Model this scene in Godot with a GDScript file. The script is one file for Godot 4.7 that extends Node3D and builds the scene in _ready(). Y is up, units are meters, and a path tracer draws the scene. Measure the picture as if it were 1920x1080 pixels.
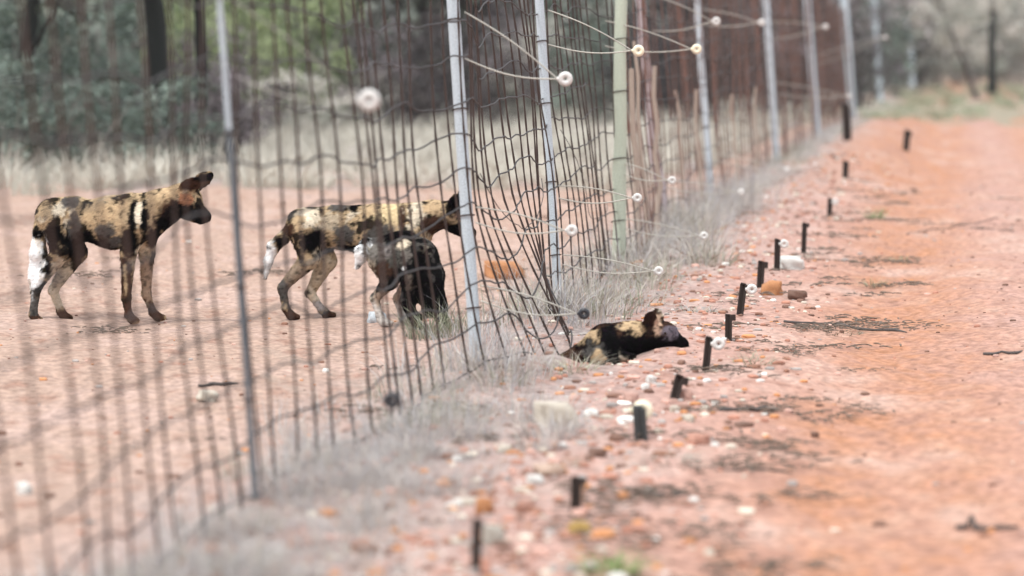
extends Node3D
# Wild dogs at a game fence beside a red dirt track. Metres, y up, the camera looks along -z.

const F := 5000.0          # focal length in photo pixels (1920 wide)
const EYE := 1.465
const HORIZON := 100.0
var rng := RandomNumberGenerator.new()
var n_low := FastNoiseLite.new()
var n_mid := FastNoiseLite.new()
var n_fine := FastNoiseLite.new()
var n_fur := FastNoiseLite.new()
var n_slack := FastNoiseLite.new()
var M := {}
var taken := {}
var fence_pts: Array[Vector2] = []      # (x, distance)

# ---------------------------------------------------------------- basics
func numbered(called: String) -> String:
	if not taken.has(called):
		taken[called] = 0
		return called
	taken[called] += 1
	return "%s_%03d" % [called, taken[called]]

func tag(o: Node, label := "", category := "", group := "", kind := "") -> Node:
	if label: o.set_meta("label", label)
	if category: o.set_meta("category", category)
	if group: o.set_meta("group", group)
	if kind: o.set_meta("kind", kind)
	return o

func base(called: String, where := Vector3.ZERO, turn := 0.0) -> Node3D:
	var o := Node3D.new()
	o.name = numbered(called)
	add_child(o)
	o.position = where
	o.rotation.y = turn
	return o

func part(called: String, mesh: Mesh, mat: Material, parent: Node) -> MeshInstance3D:
	var o := MeshInstance3D.new()
	o.name = numbered(called) if parent == self else called
	o.mesh = mesh
	if mat: o.material_override = mat
	o.cast_shadow = GeometryInstance3D.SHADOW_CASTING_SETTING_ON
	parent.add_child(o, true)
	return o

func many(called: String, mesh: Mesh, mat: Material, spots: Array, colors := []) -> MultiMeshInstance3D:
	var mm := MultiMesh.new()
	mm.transform_format = MultiMesh.TRANSFORM_3D
	mm.use_colors = not colors.is_empty()
	mm.mesh = mesh
	mm.instance_count = spots.size()
	for i in spots.size():
		mm.set_instance_transform(i, spots[i])
		if mm.use_colors: mm.set_instance_color(i, colors[i])
	var o := MultiMeshInstance3D.new()
	o.name = numbered(called)
	o.multimesh = mm
	if mat: o.material_override = mat
	add_child(o, true)
	return o

func lin(r: float, g: float, b: float) -> Color:      # a linear base colour as albedo_color
	return Color(r, g, b).linear_to_srgb()

func mat(c: Color, rough := 0.9, metal := 0.0, vertex := false) -> StandardMaterial3D:
	var m := StandardMaterial3D.new()
	m.albedo_color = c
	m.roughness = rough
	m.metallic = metal
	m.vertex_color_use_as_albedo = vertex
	m.cull_mode = BaseMaterial3D.CULL_DISABLED
	return m

class Geo:
	var v := PackedVector3Array()
	var n := PackedVector3Array()
	var c := PackedColorArray()
	var i := PackedInt32Array()
	func mesh(colored := false) -> ArrayMesh:
		for k in range(0, i.size(), 3):      # front faces run clockwise
			var p := v[i[k]]
			var face := (v[i[k + 2]] - p).cross(v[i[k + 1]] - p)
			if face.dot(n[i[k]] + n[i[k + 1]] + n[i[k + 2]]) < 0.0:
				var t := i[k + 1]
				i[k + 1] = i[k + 2]
				i[k + 2] = t
		var a := []
		a.resize(Mesh.ARRAY_MAX)
		a[Mesh.ARRAY_VERTEX] = v
		a[Mesh.ARRAY_NORMAL] = n
		if colored: a[Mesh.ARRAY_COLOR] = c
		a[Mesh.ARRAY_INDEX] = i
		var m := ArrayMesh.new()
		m.add_surface_from_arrays(Mesh.PRIMITIVE_TRIANGLES, a)
		return m
	func tube(pts: Array, radii: Array, sides := 6, col := Color.WHITE, caps := true) -> void:
		var up := Vector3(0.13, 0.21, 0.97).normalized()
		var start := v.size()
		var last := pts.size() - 1
		for k in pts.size():
			var d: Vector3 = ((pts[min(k + 1, last)] as Vector3) - (pts[max(k - 1, 0)] as Vector3)).normalized()
			var s := d.cross(up)
			if s.length() < 0.05: s = d.cross(Vector3.RIGHT)
			s = s.normalized()
			var t := d.cross(s).normalized()
			for q in sides:
				var a := TAU * q / sides
				var o := s * cos(a) + t * sin(a)
				v.append(pts[k] + o * radii[k]); n.append(o); c.append(col)
		for k in last:
			for q in sides:
				var a0 := start + k * sides + q
				var a1 := start + k * sides + (q + 1) % sides
				i.append_array(PackedInt32Array([a0, a0 + sides, a1, a1, a0 + sides, a1 + sides]))
		if caps:
			for e in [0, last]:
				var d2: Vector3 = ((pts[e] as Vector3) - (pts[1 if e == 0 else last - 1] as Vector3)).normalized()
				var m0 := v.size()
				v.append(pts[e] + d2 * float(radii[e]) * 0.3); n.append(d2); c.append(col)
				for q in sides:
					var b0 := start + int(e) * sides + q
					var b1 := start + int(e) * sides + (q + 1) % sides
					i.append_array(PackedInt32Array([m0, b0, b1]))
	func tri(p: Vector3, q: Vector3, r: Vector3, nn: Vector3, col: Color) -> void:
		var s := v.size()
		v.append(p); v.append(q); v.append(r)
		for k in 3:
			n.append(nn); c.append(col)
		i.append_array(PackedInt32Array([s, s + 1, s + 2]))
	func leaf(p: Vector3, dir: Vector3, side: Vector3, l: float, w: float, col: Color) -> void:
		var s := v.size()
		var nn := dir.cross(side).normalized()
		v.append(p - dir * l * 0.5); v.append(p + side * w * 0.5); v.append(p + dir * l * 0.5); v.append(p - side * w * 0.5)
		for k in 4:
			n.append(nn); c.append(col)
		i.append_array(PackedInt32Array([s, s + 1, s + 2, s, s + 2, s + 3]))
	func box(at: Basis, o: Vector3, sz: Vector3, col := Color.WHITE, bev := 0.12) -> void:
		# a chamfered box: six faces, the edges cut
		var e := minf(sz.x, minf(sz.y, sz.z)) * bev
		for ax in 3:
			for sg in [-1.0, 1.0]:
				var nn := Vector3.ZERO; nn[ax] = sg
				var u := (ax + 1) % 3
				var w := (ax + 2) % 3
				var s := v.size()
				for k in [[-1, -1], [1, -1], [1, 1], [-1, 1]]:
					var p := Vector3.ZERO
					p[ax] = sg * sz[ax] * 0.5
					p[u] = k[0] * (sz[u] * 0.5 - e)
					p[w] = k[1] * (sz[w] * 0.5 - e)
					v.append(o + at * p); n.append(at * nn); c.append(col)
				i.append_array(PackedInt32Array([s, s + 1, s + 2, s, s + 2, s + 3]))
		for ax in 3:
			var u := (ax + 1) % 3
			var w := (ax + 2) % 3
			for su in [-1.0, 1.0]:
				for sw in [-1.0, 1.0]:
					var nn := Vector3.ZERO; nn[u] = su; nn[w] = sw
					nn = nn.normalized()
					var s := v.size()
					for k in [[-1, 0], [1, 0], [1, 1], [-1, 1]]:
						var p := Vector3.ZERO
						p[ax] = k[0] * (sz[ax] * 0.5 - e)
						p[u] = su * (sz[u] * 0.5 - (e if k[1] == 1 else 0.0))
						p[w] = sw * (sz[w] * 0.5 - (0.0 if k[1] == 1 else e))
						v.append(o + at * p); n.append(at * nn); c.append(col)
					i.append_array(PackedInt32Array([s, s + 1, s + 2, s, s + 2, s + 3]))

# ---------------------------------------------------------------- the lie of the land
func bump(x: float, w: float) -> float:
	return exp(-x * x / (w * w))

func fence_x(d: float) -> float:
	if d <= fence_pts[0].y:
		return fence_pts[0].x - 0.161 * (fence_pts[0].y - d)
	for k in range(1, fence_pts.size()):
		if d <= fence_pts[k].y:
			var a := fence_pts[k - 1]
			var b := fence_pts[k]
			return lerpf(a.x, b.x, (d - a.y) / (b.y - a.y))
	var e := fence_pts[fence_pts.size() - 1]
	return e.x + 0.17 * (d - e.y)

func land(x: float, z: float) -> float:
	var d := -z
	var h := n_low.get_noise_2d(x, z) * 0.05
	h += n_mid.get_noise_2d(x, z) * 0.022
	h += n_fine.get_noise_2d(x, z) * 0.008
	var s := x - fence_x(d)
	# wheel ruts with low shoulders, and the low bank of spoil on the far verge
	h -= 0.035 * (bump(s - 1.85, 0.35) + bump(s - 3.55, 0.38)) - 0.018 * (bump(s - 1.25, 0.2) + bump(s - 2.6, 0.35))
	h += 0.03 * bump(s - 0.75, 0.35) + 0.05 * bump(s - 0.05, 0.3)
	h += 0.22 * bump(s - 0.9, 0.8) * smoothstep(22.0, 34.0, d) * (1.0 - smoothstep(48.0, 62.0, d))
	# the scrape dug under the fence
	var hx := x - 0.24
	var hz := d - 12.75
	h -= 0.17 * exp(-(hx * hx / 0.09 + hz * hz / 0.16))
	h += 0.05 * bump(hx - 0.5, 0.25) * bump(hz - 0.45, 0.3) + 0.10 * bump(hx + 0.06, 0.2) * bump(hz + 0.42, 0.2)
	return h

func ray(px: float, py: float) -> Vector3:
	var t := atan((540.0 - HORIZON) / F)
	var v := Vector3((px - 960.0) / F, (540.0 - py) / F, -1.0)
	return v.rotated(Vector3.RIGHT, -t)

func spot(px: float, py: float) -> Vector3:            # where a sight line meets the land
	var r := ray(px, py)
	var d := EYE / -r.y
	for k in 4:
		var p := r * d
		d = (EYE - land(p.x, p.z)) / -r.y
	return Vector3(r.x * d, land(r.x * d, r.z * d), r.z * d)

func ground_at(x: float, d: float, lift := 0.0) -> Vector3:
	return Vector3(x, land(x, -d) + lift, -d)

func at_depth(px: float, d: float) -> Vector3:
	return ground_at((px - 960.0) / F * d, d)

func build_ground() -> void:
	var zs: Array[float] = [-60.0, -20.0, -5.0, 0.0, 2.0, 3.2, 4.0]
	var z := 4.5
	while z < 32.0:
		zs.append(z)
		z += 0.00034 * z * z + 0.004
	while z < 420.0:
		zs.append(z)
		z *= 1.022
	var nu := 400
	var us: Array[float] = []
	var cols := nu + 7
	var geo := Geo.new()
	var tint_a := FastNoiseLite.new(); tint_a.seed = 31; tint_a.frequency = 0.9; tint_a.fractal_octaves = 4
	var tint_b := FastNoiseLite.new(); tint_b.seed = 47; tint_b.frequency = 4.5; tint_b.fractal_octaves = 4
	var crust := Color(0.49, 0.305, 0.258)
	var orange := Color(0.47, 0.228, 0.135)
	var grey := Color(0.36, 0.315, 0.30)
	var dark := Color(0.30, 0.155, 0.11)
	var pale := Color(0.57, 0.41, 0.355)
	for zd in zs:
		var half: float = maxf(zd, 4.0) * 0.215 + 0.25
		for q in cols:
			var x: float
			if q < 3: x = [-450.0, -120.0, -half - maxf(zd, 4.0) * 0.35][q]
			elif q >= nu + 4: x = [half + maxf(zd, 4.0) * 0.35, 120.0, 450.0][q - nu - 4]
			else: x = lerpf(-half, half, float(q - 3) / nu)
			if q == 1: x = minf(x, -half - maxf(zd, 4.0) * 0.6)
			if q == cols - 2: x = maxf(x, half + maxf(zd, 4.0) * 0.6)
			var h := land(x, -zd)
			geo.v.append(Vector3(x, h, -zd))
			var e := 0.02 + zd * 0.002
			geo.n.append(Vector3(h - land(x + e, -zd), e, h - land(x, -zd + e)).normalized())
			var s := x - fence_x(zd)
			var a := tint_a.get_noise_2d(x, zd * 0.7)
			var b := tint_b.get_noise_2d(x, zd * 0.6)
			var cc := crust.lerp(Color(0.455, 0.318, 0.258), 1.0 - smoothstep(-0.8, 0.2, s))
			# soil swept loose and orange in the wheel tracks and on the spoil bank, litter along the fence
			var o := clampf(bump(s - 1.95 - a * 0.3, 0.5) * 1.1 + bump(s - 3.6, 0.5) + 0.8 * smoothstep(24.0, 33.0, zd) * bump(s - 1.0, 1.0) + (0.35 if s > 1.2 else 0.0) * (a + 0.3), 0.0, 1.0)
			cc = cc.lerp(orange, o * clampf(0.75 + b * 0.6, 0.0, 1.0))
			cc = cc.lerp(grey, clampf(bump(s - 0.2 - a * 0.25, 0.55) * (0.75 + b * 0.9), 0.0, 0.9))
			cc = cc.lerp(pale, clampf((a * 1.3 + b * 0.7) * 0.8 - 0.05, 0.0, 0.7))
			cc = cc.lerp(dark, clampf((-b * 1.5 - a * 0.4 - 0.35) * 1.1, 0.0, 0.6))
			if zd > 27.0 and s < -1.0:     # dry grass litter before the thicket
				cc = cc.lerp(grey, clampf(smoothstep(27.0, 36.0, zd + a * 8.0) * 0.9, 0.0, 0.9))
			if zd > 55.0:
				var verge := smoothstep(0.0, 0.5, a + 0.2 + (0.35 if absf(zd - 72.0) < 9.0 else 0.0))
				cc = cc.lerp(Color(0.27, 0.29, 0.22), verge * 0.75)
			geo.c.append(cc)
	for r in zs.size() - 1:
		for q in cols - 1:
			var a0 := r * cols + q
			geo.i.append_array(PackedInt32Array([a0, a0 + cols, a0 + 1, a0 + 1, a0 + cols, a0 + cols + 1]))
	var m := mat(Color.WHITE, 0.95, 0.0, true)
	m.albedo_texture = grain_texture(5, 0.03, 0.76, 1.0)
	m.normal_enabled = true
	m.normal_texture = relief_texture(9, 0.04, 9.0)
	m.normal_scale = 0.3
	m.uv1_triplanar = true
	m.uv1_world_triplanar = true
	m.uv1_scale = Vector3(0.9, 0.9, 0.9)
	m.specular_mode = BaseMaterial3D.SPECULAR_SCHLICK_GGX
	m.metallic_specular = 0.2
	var g := part("ground", geo.mesh(true), m, self)
	tag(g, "", "", "", "structure")

func grain_texture(sd: int, freq: float, lo: float, hi: float) -> ImageTexture:
	var n := FastNoiseLite.new()
	n.seed = sd; n.frequency = freq; n.fractal_octaves = 5; n.fractal_gain = 0.65
	var n2 := FastNoiseLite.new()
	n2.seed = sd + 1; n2.noise_type = FastNoiseLite.TYPE_CELLULAR; n2.frequency = freq * 2.2
	var a := n.get_seamless_image(512, 512)
	var b := n2.get_seamless_image(512, 512)
	var im := Image.create(512, 512, false, Image.FORMAT_RGB8)
	for y in 512:
		for x in 512:
			var t := a.get_pixel(x, y).r
			var k := b.get_pixel(x, y).r
			var w := lerpf(lo, hi, clampf((t - 0.5) * 1.7 + 0.55, 0.0, 1.0)) * (0.78 if k < 0.16 else 1.0)
			im.set_pixel(x, y, Color(w, w * (0.985 + 0.03 * k), w * (0.97 + 0.06 * k)))
	im.generate_mipmaps()
	return ImageTexture.create_from_image(im)

func relief_texture(sd: int, freq: float, strength: float) -> ImageTexture:
	var n := FastNoiseLite.new()
	n.seed = sd; n.frequency = freq; n.fractal_octaves = 5; n.fractal_gain = 0.6
	var im := n.get_seamless_image(512, 512)
	im.convert(Image.FORMAT_RGB8)
	im.bump_map_to_normal_map(strength)
	return ImageTexture.create_from_image(im)

# ---------------------------------------------------------------- dogs: a distance field meshed as surface nets
# bone: [a, b, ra, rb, k, squeeze]   blob: [centre, basis, radii, k]
func body_mesh(bones: Array, blobs: Array, cell: float, paint: Callable, shag := 0.004) -> ArrayMesh:
	var lo := Vector3(1e9, 1e9, 1e9)
	var hi := -lo
	for b in bones:
		for e in [[b[0], b[2]], [b[1], b[3]]]:
			lo = lo.min(e[0] - Vector3.ONE * (e[1] + 0.05))
			hi = hi.max(e[0] + Vector3.ONE * (e[1] + 0.05))
	for b in blobs:
		var m: float = maxf(b[2].x, maxf(b[2].y, b[2].z)) + 0.05
		lo = lo.min(b[0] - Vector3.ONE * m)
		hi = hi.max(b[0] + Vector3.ONE * m)
	var nx := int((hi.x - lo.x) / cell) + 2
	var ny := int((hi.y - lo.y) / cell) + 2
	var nz := int((hi.z - lo.z) / cell) + 2
	var f := PackedFloat32Array()
	f.resize(nx * ny * nz)
	f.fill(1.0)
	var sy := nx
	var sz := nx * ny
	for b in bones:
		var a: Vector3 = b[0]
		var e: Vector3 = b[1]
		var ra: float = b[2]
		var rb: float = b[3]
		var k: float = b[4]
		var sq: float = b[5] if b.size() > 5 else 1.0
		var big := maxf(ra, rb) + k + cell * 3.0
		var p0 := (a.min(e) - Vector3.ONE * big - lo) / cell
		var p1 := (a.max(e) + Vector3.ONE * big - lo) / cell
		var x0 := maxi(0, int(p0.x)); var x1 := mini(nx - 1, int(p1.x) + 1)
		var y0 := maxi(0, int(p0.y)); var y1 := mini(ny - 1, int(p1.y) + 1)
		var z0 := maxi(0, int(p0.z)); var z1 := mini(nz - 1, int(p1.z) + 1)
		var ab := e - a
		ab.z /= sq
		var ll := maxf(ab.length_squared(), 1e-9)
		for zi in range(z0, z1 + 1):
			for yi in range(y0, y1 + 1):
				var row := zi * sz + yi * sy
				for xi in range(x0, x1 + 1):
					var p := lo + Vector3(xi, yi, zi) * cell - a
					p.z /= sq
					var t := clampf(p.dot(ab) / ll, 0.0, 1.0)
					var d := (p - ab * t).length() - lerpf(ra, rb, t)
					var o := f[row + xi]
					var hh := maxf(k - absf(d - o), 0.0) / k
					f[row + xi] = minf(d, o) - hh * hh * k * 0.25
	for b in blobs:
		var c: Vector3 = b[0]
		var inv: Basis = (b[1] as Basis).inverse()
		var r: Vector3 = b[2]
		var k: float = b[3]
		var rm := minf(r.x, minf(r.y, r.z))
		var big := maxf(r.x, maxf(r.y, r.z)) + k + cell * 2.0
		var p0 := (c - Vector3.ONE * big - lo) / cell
		var p1 := (c + Vector3.ONE * big - lo) / cell
		for zi in range(maxi(0, int(p0.z)), mini(nz - 1, int(p1.z) + 1) + 1):
			for yi in range(maxi(0, int(p0.y)), mini(ny - 1, int(p1.y) + 1) + 1):
				var row := zi * sz + yi * sy
				for xi in range(maxi(0, int(p0.x)), mini(nx - 1, int(p1.x) + 1) + 1):
					var p := inv * (lo + Vector3(xi, yi, zi) * cell - c)
					var qn := (p / r).length()
					var gn := (p / (r * r)).length()
					var d := (qn - 1.0) * (qn / gn if gn > 1e-6 else rm)
					var o := f[row + xi]
					var hh := maxf(k - absf(d - o), 0.0) / k
					f[row + xi] = minf(d, o) - hh * hh * k * 0.25
	# a coat that is not quite smooth
	for q in f.size():
		if absf(f[q]) < 0.03:
			var xi := q % nx
			var yi := (q / nx) % ny
			var zi := q / sz
			f[q] += n_fur.get_noise_3d(lo.x + xi * cell, lo.y + yi * cell, lo.z + zi * cell) * shag
	var geo := Geo.new()
	var ids := PackedInt32Array()
	ids.resize(f.size())
	ids.fill(-1)
	var off := [0, 1, sy, sy + 1, sz, sz + 1, sz + sy, sz + sy + 1]
	for zi in nz - 1:
		for yi in ny - 1:
			var row := zi * sz + yi * sy
			for xi in nx - 1:
				var q := row + xi
				if f[q] > 0.06: continue
				var inside := 0
				for k in 8:
					if f[q + off[k]] < 0.0: inside += 1
				if inside == 0 or inside == 8: continue
				var sum := Vector3.ZERO
				var cnt := 0
				for k in 8:
					for bit in [1, 2, 4]:
						if k & bit: continue
						var fa := f[q + off[k]]
						var fb := f[q + off[k | bit]]
						if (fa < 0.0) == (fb < 0.0): continue
						var t := fa / (fa - fb)
						var p := Vector3(k & 1, (k >> 1) & 1, (k >> 2) & 1)
						if bit == 1: p.x += t
						elif bit == 2: p.y += t
						else: p.z += t
						sum += p
						cnt += 1
				var pos := lo + (Vector3(xi, yi, zi) + sum / cnt) * cell
				ids[q] = geo.v.size()
				geo.v.append(pos)
				var nn := Vector3(f[q + 1] + f[q + sy + 1] + f[q + sz + 1] + f[q + sz + sy + 1] - f[q] - f[q + sy] - f[q + sz] - f[q + sz + sy],
					f[q + sy] + f[q + sy + 1] + f[q + sz + sy] + f[q + sz + sy + 1] - f[q] - f[q + 1] - f[q + sz] - f[q + sz + 1],
					f[q + sz] + f[q + sz + 1] + f[q + sz + sy] + f[q + sz + sy + 1] - f[q] - f[q + 1] - f[q + sy] - f[q + sy + 1])
				geo.n.append(nn.normalized())
				geo.c.append(paint.call(pos, nn.normalized()))
	for zi in range(1, nz - 1):
		for yi in range(1, ny - 1):
			for xi in range(1, nx - 1):
				var q := zi * sz + yi * sy + xi
				if f[q] > 0.06: continue
				var neg := f[q] < 0.0
				for ax in 3:
					var st: int = [1, sy, sz][ax]
					if (f[q + st] < 0.0) == neg: continue
					var u: int = [sy, sz, 1][ax]
					var w: int = [sz, 1, sy][ax]
					var a := ids[q]; var b := ids[q - u]; var c := ids[q - u - w]; var d := ids[q - w]
					if a < 0 or b < 0 or c < 0 or d < 0: continue
					if neg: geo.i.append_array(PackedInt32Array([a, c, b, a, d, c]))
					else: geo.i.append_array(PackedInt32Array([a, b, c, a, c, d]))
	return geo.mesh(true)

const BLACK := Color(0.007, 0.0065, 0.007)
const BROWN := Color(0.06, 0.032, 0.022)
const TAN := Color(0.46, 0.335, 0.205)
const GOLD := Color(0.50, 0.36, 0.22)
const CREAM := Color(0.62, 0.53, 0.41)
const WHITE := Color(0.80, 0.80, 0.80)
const GREY := Color(0.085, 0.078, 0.072)

func coat(ground_color: Color, patches: Array, mottle: float, sd: int) -> Callable:
	var n1 := FastNoiseLite.new(); n1.seed = sd; n1.frequency = 7.0; n1.fractal_octaves = 3
	var n2 := FastNoiseLite.new(); n2.seed = sd + 5; n2.frequency = 22.0; n2.fractal_octaves = 3
	var n3 := FastNoiseLite.new(); n3.seed = sd + 9; n3.frequency = 55.0; n3.fractal_octaves = 2
	return func(p: Vector3, _nn: Vector3) -> Color:
		var w := n1.get_noise_3dv(p)
		var w2 := n2.get_noise_3dv(p)
		var c := ground_color
		if w > 0.12 - mottle: c = c.lerp(BLACK, clampf((w - 0.12 + mottle) * 9.0, 0.0, 0.95))
		elif w < -0.2: c = c.lerp(CREAM, clampf((-w - 0.2) * 6.0, 0.0, 0.8))
		for q in patches:
			# [x, y, rx, ry, colour(, side)]
			if q.size() > 5 and q[5] * p.z < 0.0: continue
			var dx: float = (p.x - q[0]) / q[2]
			var dy: float = (p.y - q[1]) / q[3]
			var d := sqrt(dx * dx + dy * dy) + w * 0.55 + w2 * 0.5
			c = c.lerp(q[4], 1.0 - smoothstep(0.64, 1.16, d))
		# dark hairs ticked through the lighter coat
		var tick := n3.get_noise_3dv(p * Vector3(0.45, 1.0, 1.0))
		if c.r < 0.6: c = c.lerp(BLACK, clampf(w2 * 1.2 + tick * 1.2 - 0.10, 0.0, 0.7))
		return c * (1.0 + tick * 0.3)

func wild_dog(label: String, where: Vector3, turn: float, mesh: ArrayMesh, eyes: Array) -> Node3D:
	var o := base("wild_dog", where, turn)
	var bd := part("body", mesh, M.fur, o)
	# short coat hair lying back along the body
	var arr := mesh.surface_get_arrays(0)
	var pv: PackedVector3Array = arr[Mesh.ARRAY_VERTEX]
	var pn: PackedVector3Array = arr[Mesh.ARRAY_NORMAL]
	var pc: PackedColorArray = arr[Mesh.ARRAY_COLOR]
	var hr := Geo.new()
	var r := RandomNumberGenerator.new()
	r.seed = pv.size()
	for k in pv.size():
		if r.randf() < 0.25: continue
		var nn := pn[k]
		var back := Vector3(-1.0, -0.45, r.randf_range(-0.3, 0.3))
		back = back - nn * back.dot(nn)
		if back.length() < 0.05: continue
		back = back.normalized()
		var l := r.randf_range(0.008, 0.020) * (1.0 if pv[k].y > 0.22 else 0.55)
		var side := back.cross(nn) * 0.0016
		var p := pv[k] - nn * 0.001
		hr.tri(p - side, p + side, p + (back * 0.86 + nn * r.randf_range(0.22, 0.55)) * l, nn, pc[k] * r.randf_range(0.75, 1.3))
	tag(part("fur", hr.mesh(true), M.fur, bd), "", "", "", "stuff")
	for e in eyes:
		var g := Geo.new()
		g.tube([e - Vector3(0, 0.006, 0), e - Vector3(0, 0.003, 0), e + Vector3(0, 0.003, 0), e + Vector3(0, 0.006, 0)], [0.002, 0.0075, 0.0075, 0.002], 8)
		part("eye", g.mesh(), M.eye, o)
	tag(o, label, "wild dog", "pack of wild dogs at the fence")
	return o

func leg(bones: Array, pts: Array, radii: Array, k := 0.02) -> void:
	for j in pts.size() - 1:
		bones.append([pts[j], pts[j + 1], radii[j], radii[j + 1], k if j > 0 else 0.05])

func frame_of(dir: Vector3, side: Vector3) -> Basis:    # y along dir, z across the flat
	var y := dir.normalized()
	var z := (side - y * side.dot(y)).normalized()
	return Basis(y.cross(z), y, z)

func build_dogs() -> void:
	# 1: standing on the left, in profile
	var s := 340.0
	var q := func(x: float, y: float, z: float) -> Vector3: return Vector3((x - 180.0) / s, (598.0 - y) / s, z)
	var B := []
	B.append([q.call(108, 402, 0), q.call(160, 408, 0), 0.094, 0.100, 0.05, 0.72])
	B.append([q.call(160, 408, 0), q.call(215, 412, 0), 0.105, 0.138, 0.05, 0.72])
	B.append([q.call(215, 412, 0), q.call(268, 411, 0), 0.142, 0.122, 0.05, 0.74])
	B.append([q.call(95, 392, 0), q.call(140, 388, 0), 0.062, 0.070, 0.05, 0.9])
	B.append([q.call(252, 384, 0), q.call(300, 390, 0), 0.078, 0.092, 0.05, 0.75])
	B.append([q.call(274, 402, 0), q.call(316, 384, 0.01), 0.112, 0.092, 0.04, 0.75])
	B.append([q.call(302, 380, 0.01), q.call(345, 367, 0.02), 0.090, 0.074, 0.03, 0.8])
	B.append([q.call(344, 366, 0.02), q.call(360, 370, 0.03), 0.078, 0.070, 0.03, 0.95])
	B.append([q.call(360, 379, 0.03), q.call(388, 399, 0.05), 0.056, 0.036, 0.02])
	B.append([q.call(350, 391, 0.03), q.call(380, 405, 0.045), 0.042, 0.028, 0.02])
	B.append([q.call(390, 402, 0.052), q.call(394, 404, 0.055), 0.025, 0.018, 0.01])
	leg(B, [q.call(108, 408, 0.055), q.call(122, 462, 0.07), q.call(74, 531, 0.07), q.call(66, 583, 0.07), q.call(72, 592, 0.07), q.call(80, 594, 0.07)], [0.088, 0.056, 0.026, 0.021, 0.022, 0.017])
	leg(B, [q.call(112, 408, -0.055), q.call(142, 470, -0.06), q.call(97, 541, -0.06), q.call(111, 582, -0.06), q.call(119, 592, -0.06), q.call(128, 594, -0.06)], [0.09, 0.058, 0.026, 0.021, 0.023, 0.017])
	leg(B, [q.call(258, 420, 0.07), q.call(246, 470, 0.075), q.call(241, 552, 0.07), q.call(245, 584, 0.07), q.call(252, 593, 0.07), q.call(260, 594, 0.07)], [0.08, 0.042, 0.025, 0.020, 0.022, 0.017])
	leg(B, [q.call(272, 420, -0.06), q.call(274, 472, -0.07), q.call(272, 550, -0.07), q.call(284, 584, -0.07), q.call(294, 593, -0.07), q.call(304, 594, -0.07)], [0.08, 0.042, 0.025, 0.020, 0.022, 0.017])
	for t in [[84, 396, 78, 428, 0.034, 0.032], [78, 428, 76, 470, 0.034, 0.046], [76, 470, 68, 515, 0.046, 0.034], [68, 515, 63, 542, 0.032, 0.010]]:
		B.append([q.call(t[0], t[1], 0.02), q.call(t[2], t[3], 0.05), t[4], t[5], 0.02])
	var E := []
	for e in [[1.0, 362, 343], [-1.0, 379, 335]]:
		var c: Vector3 = q.call(e[1], e[2], 0.028 + e[0] * 0.058)
		E.append([c, frame_of(Vector3(0.80, 0.58, e[0] * 0.25), Vector3(0.40, -0.40, e[0] * 0.8)), Vector3(0.052, 0.080, 0.013), 0.024])
	var px := func(x: float, y: float, rx: float, ry: float, c: Color) -> Array: return [(x - 180.0) / s, (598.0 - y) / s, rx / s, ry / s, c]
	var P := [px.call(105, 450, 20, 22, BLACK), px.call(112, 425, 17, 16, BLACK), px.call(145, 455, 26, 34, BLACK), px.call(95, 385, 24, 16, TAN), px.call(120, 386, 14, 14, CREAM),
		px.call(140, 372, 20, 11, GREY), px.call(150, 420, 12, 30, GREY), px.call(185, 395, 26, 26, TAN), px.call(222, 388, 26, 24, GOLD), px.call(205, 428, 22, 16, GREY), px.call(240, 410, 18, 24, TAN),
		px.call(190, 456, 50, 18, BLACK), px.call(165, 440, 20, 20, BLACK), px.call(222, 446, 20, 12, GREY), px.call(258, 400, 10, 42, BLACK), px.call(278, 400, 10, 34, BLACK), px.call(268, 396, 6, 22, CREAM), px.call(252, 450, 22, 28, BLACK), px.call(292, 440, 18, 22, BLACK),
		px.call(270, 462, 10, 12, CREAM), px.call(306, 375, 20, 34, TAN), px.call(325, 352, 24, 16, GOLD), px.call(322, 394, 26, 26, BROWN), px.call(332, 402, 32, 20, BLACK), px.call(312, 414, 18, 18, BLACK), px.call(356, 388, 30, 18, BLACK), px.call(384, 398, 30, 22, BLACK), px.call(358, 366, 13, 12, Color(0.30, 0.14, 0.08)),
		px.call(375, 337, 34, 15, BROWN), px.call(392, 327, 18, 10, BLACK), px.call(242, 515, 14, 44, BROWN), px.call(248, 575, 20, 24, BROWN), px.call(242, 520, 5, 26, TAN), px.call(276, 520, 16, 44, Color(0.36, 0.25, 0.18)), px.call(290, 580, 24, 20, BROWN),
		px.call(116, 514, 28, 36, Color(0.58, 0.50, 0.39)), px.call(104, 560, 14, 18, CREAM), px.call(118, 588, 20, 12, BROWN), px.call(70, 570, 14, 34, GREY), px.call(72, 592, 16, 8, BROWN), px.call(98, 495, 8, 26, BLACK),
		px.call(77, 432, 16, 12, BLACK), px.call(70, 490, 24, 52, WHITE)]
	wild_dog("black and tan wild dog with white hanging tail standing alone at far left", spot(180, 600), 0.0, body_mesh(B, E, 0.008, coat(TAN, P, 0.0, 3)), [q.call(369, 372, 0.083)])

	# 2: standing in the middle, its head behind the second steel post
	s = 330.0
	q = func(x: float, y: float, z: float) -> Vector3: return Vector3((x - 680.0) / s, (596.0 - y) / s, z)
	B = []
	B.append([q.call(575, 424, 0), q.call(640, 430, 0), 0.094, 0.100, 0.05, 0.72])
	B.append([q.call(640, 430, 0), q.call(705, 436, 0), 0.106, 0.138, 0.05, 0.72])
	B.append([q.call(705, 436, 0), q.call(770, 434, 0), 0.142, 0.124, 0.05, 0.74])
	B.append([q.call(562, 414, 0), q.call(620, 407, 0), 0.062, 0.062, 0.05, 0.9])
	B.append([q.call(640, 404, 0), q.call(770, 404, 0), 0.052, 0.062, 0.05, 0.9])
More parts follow.
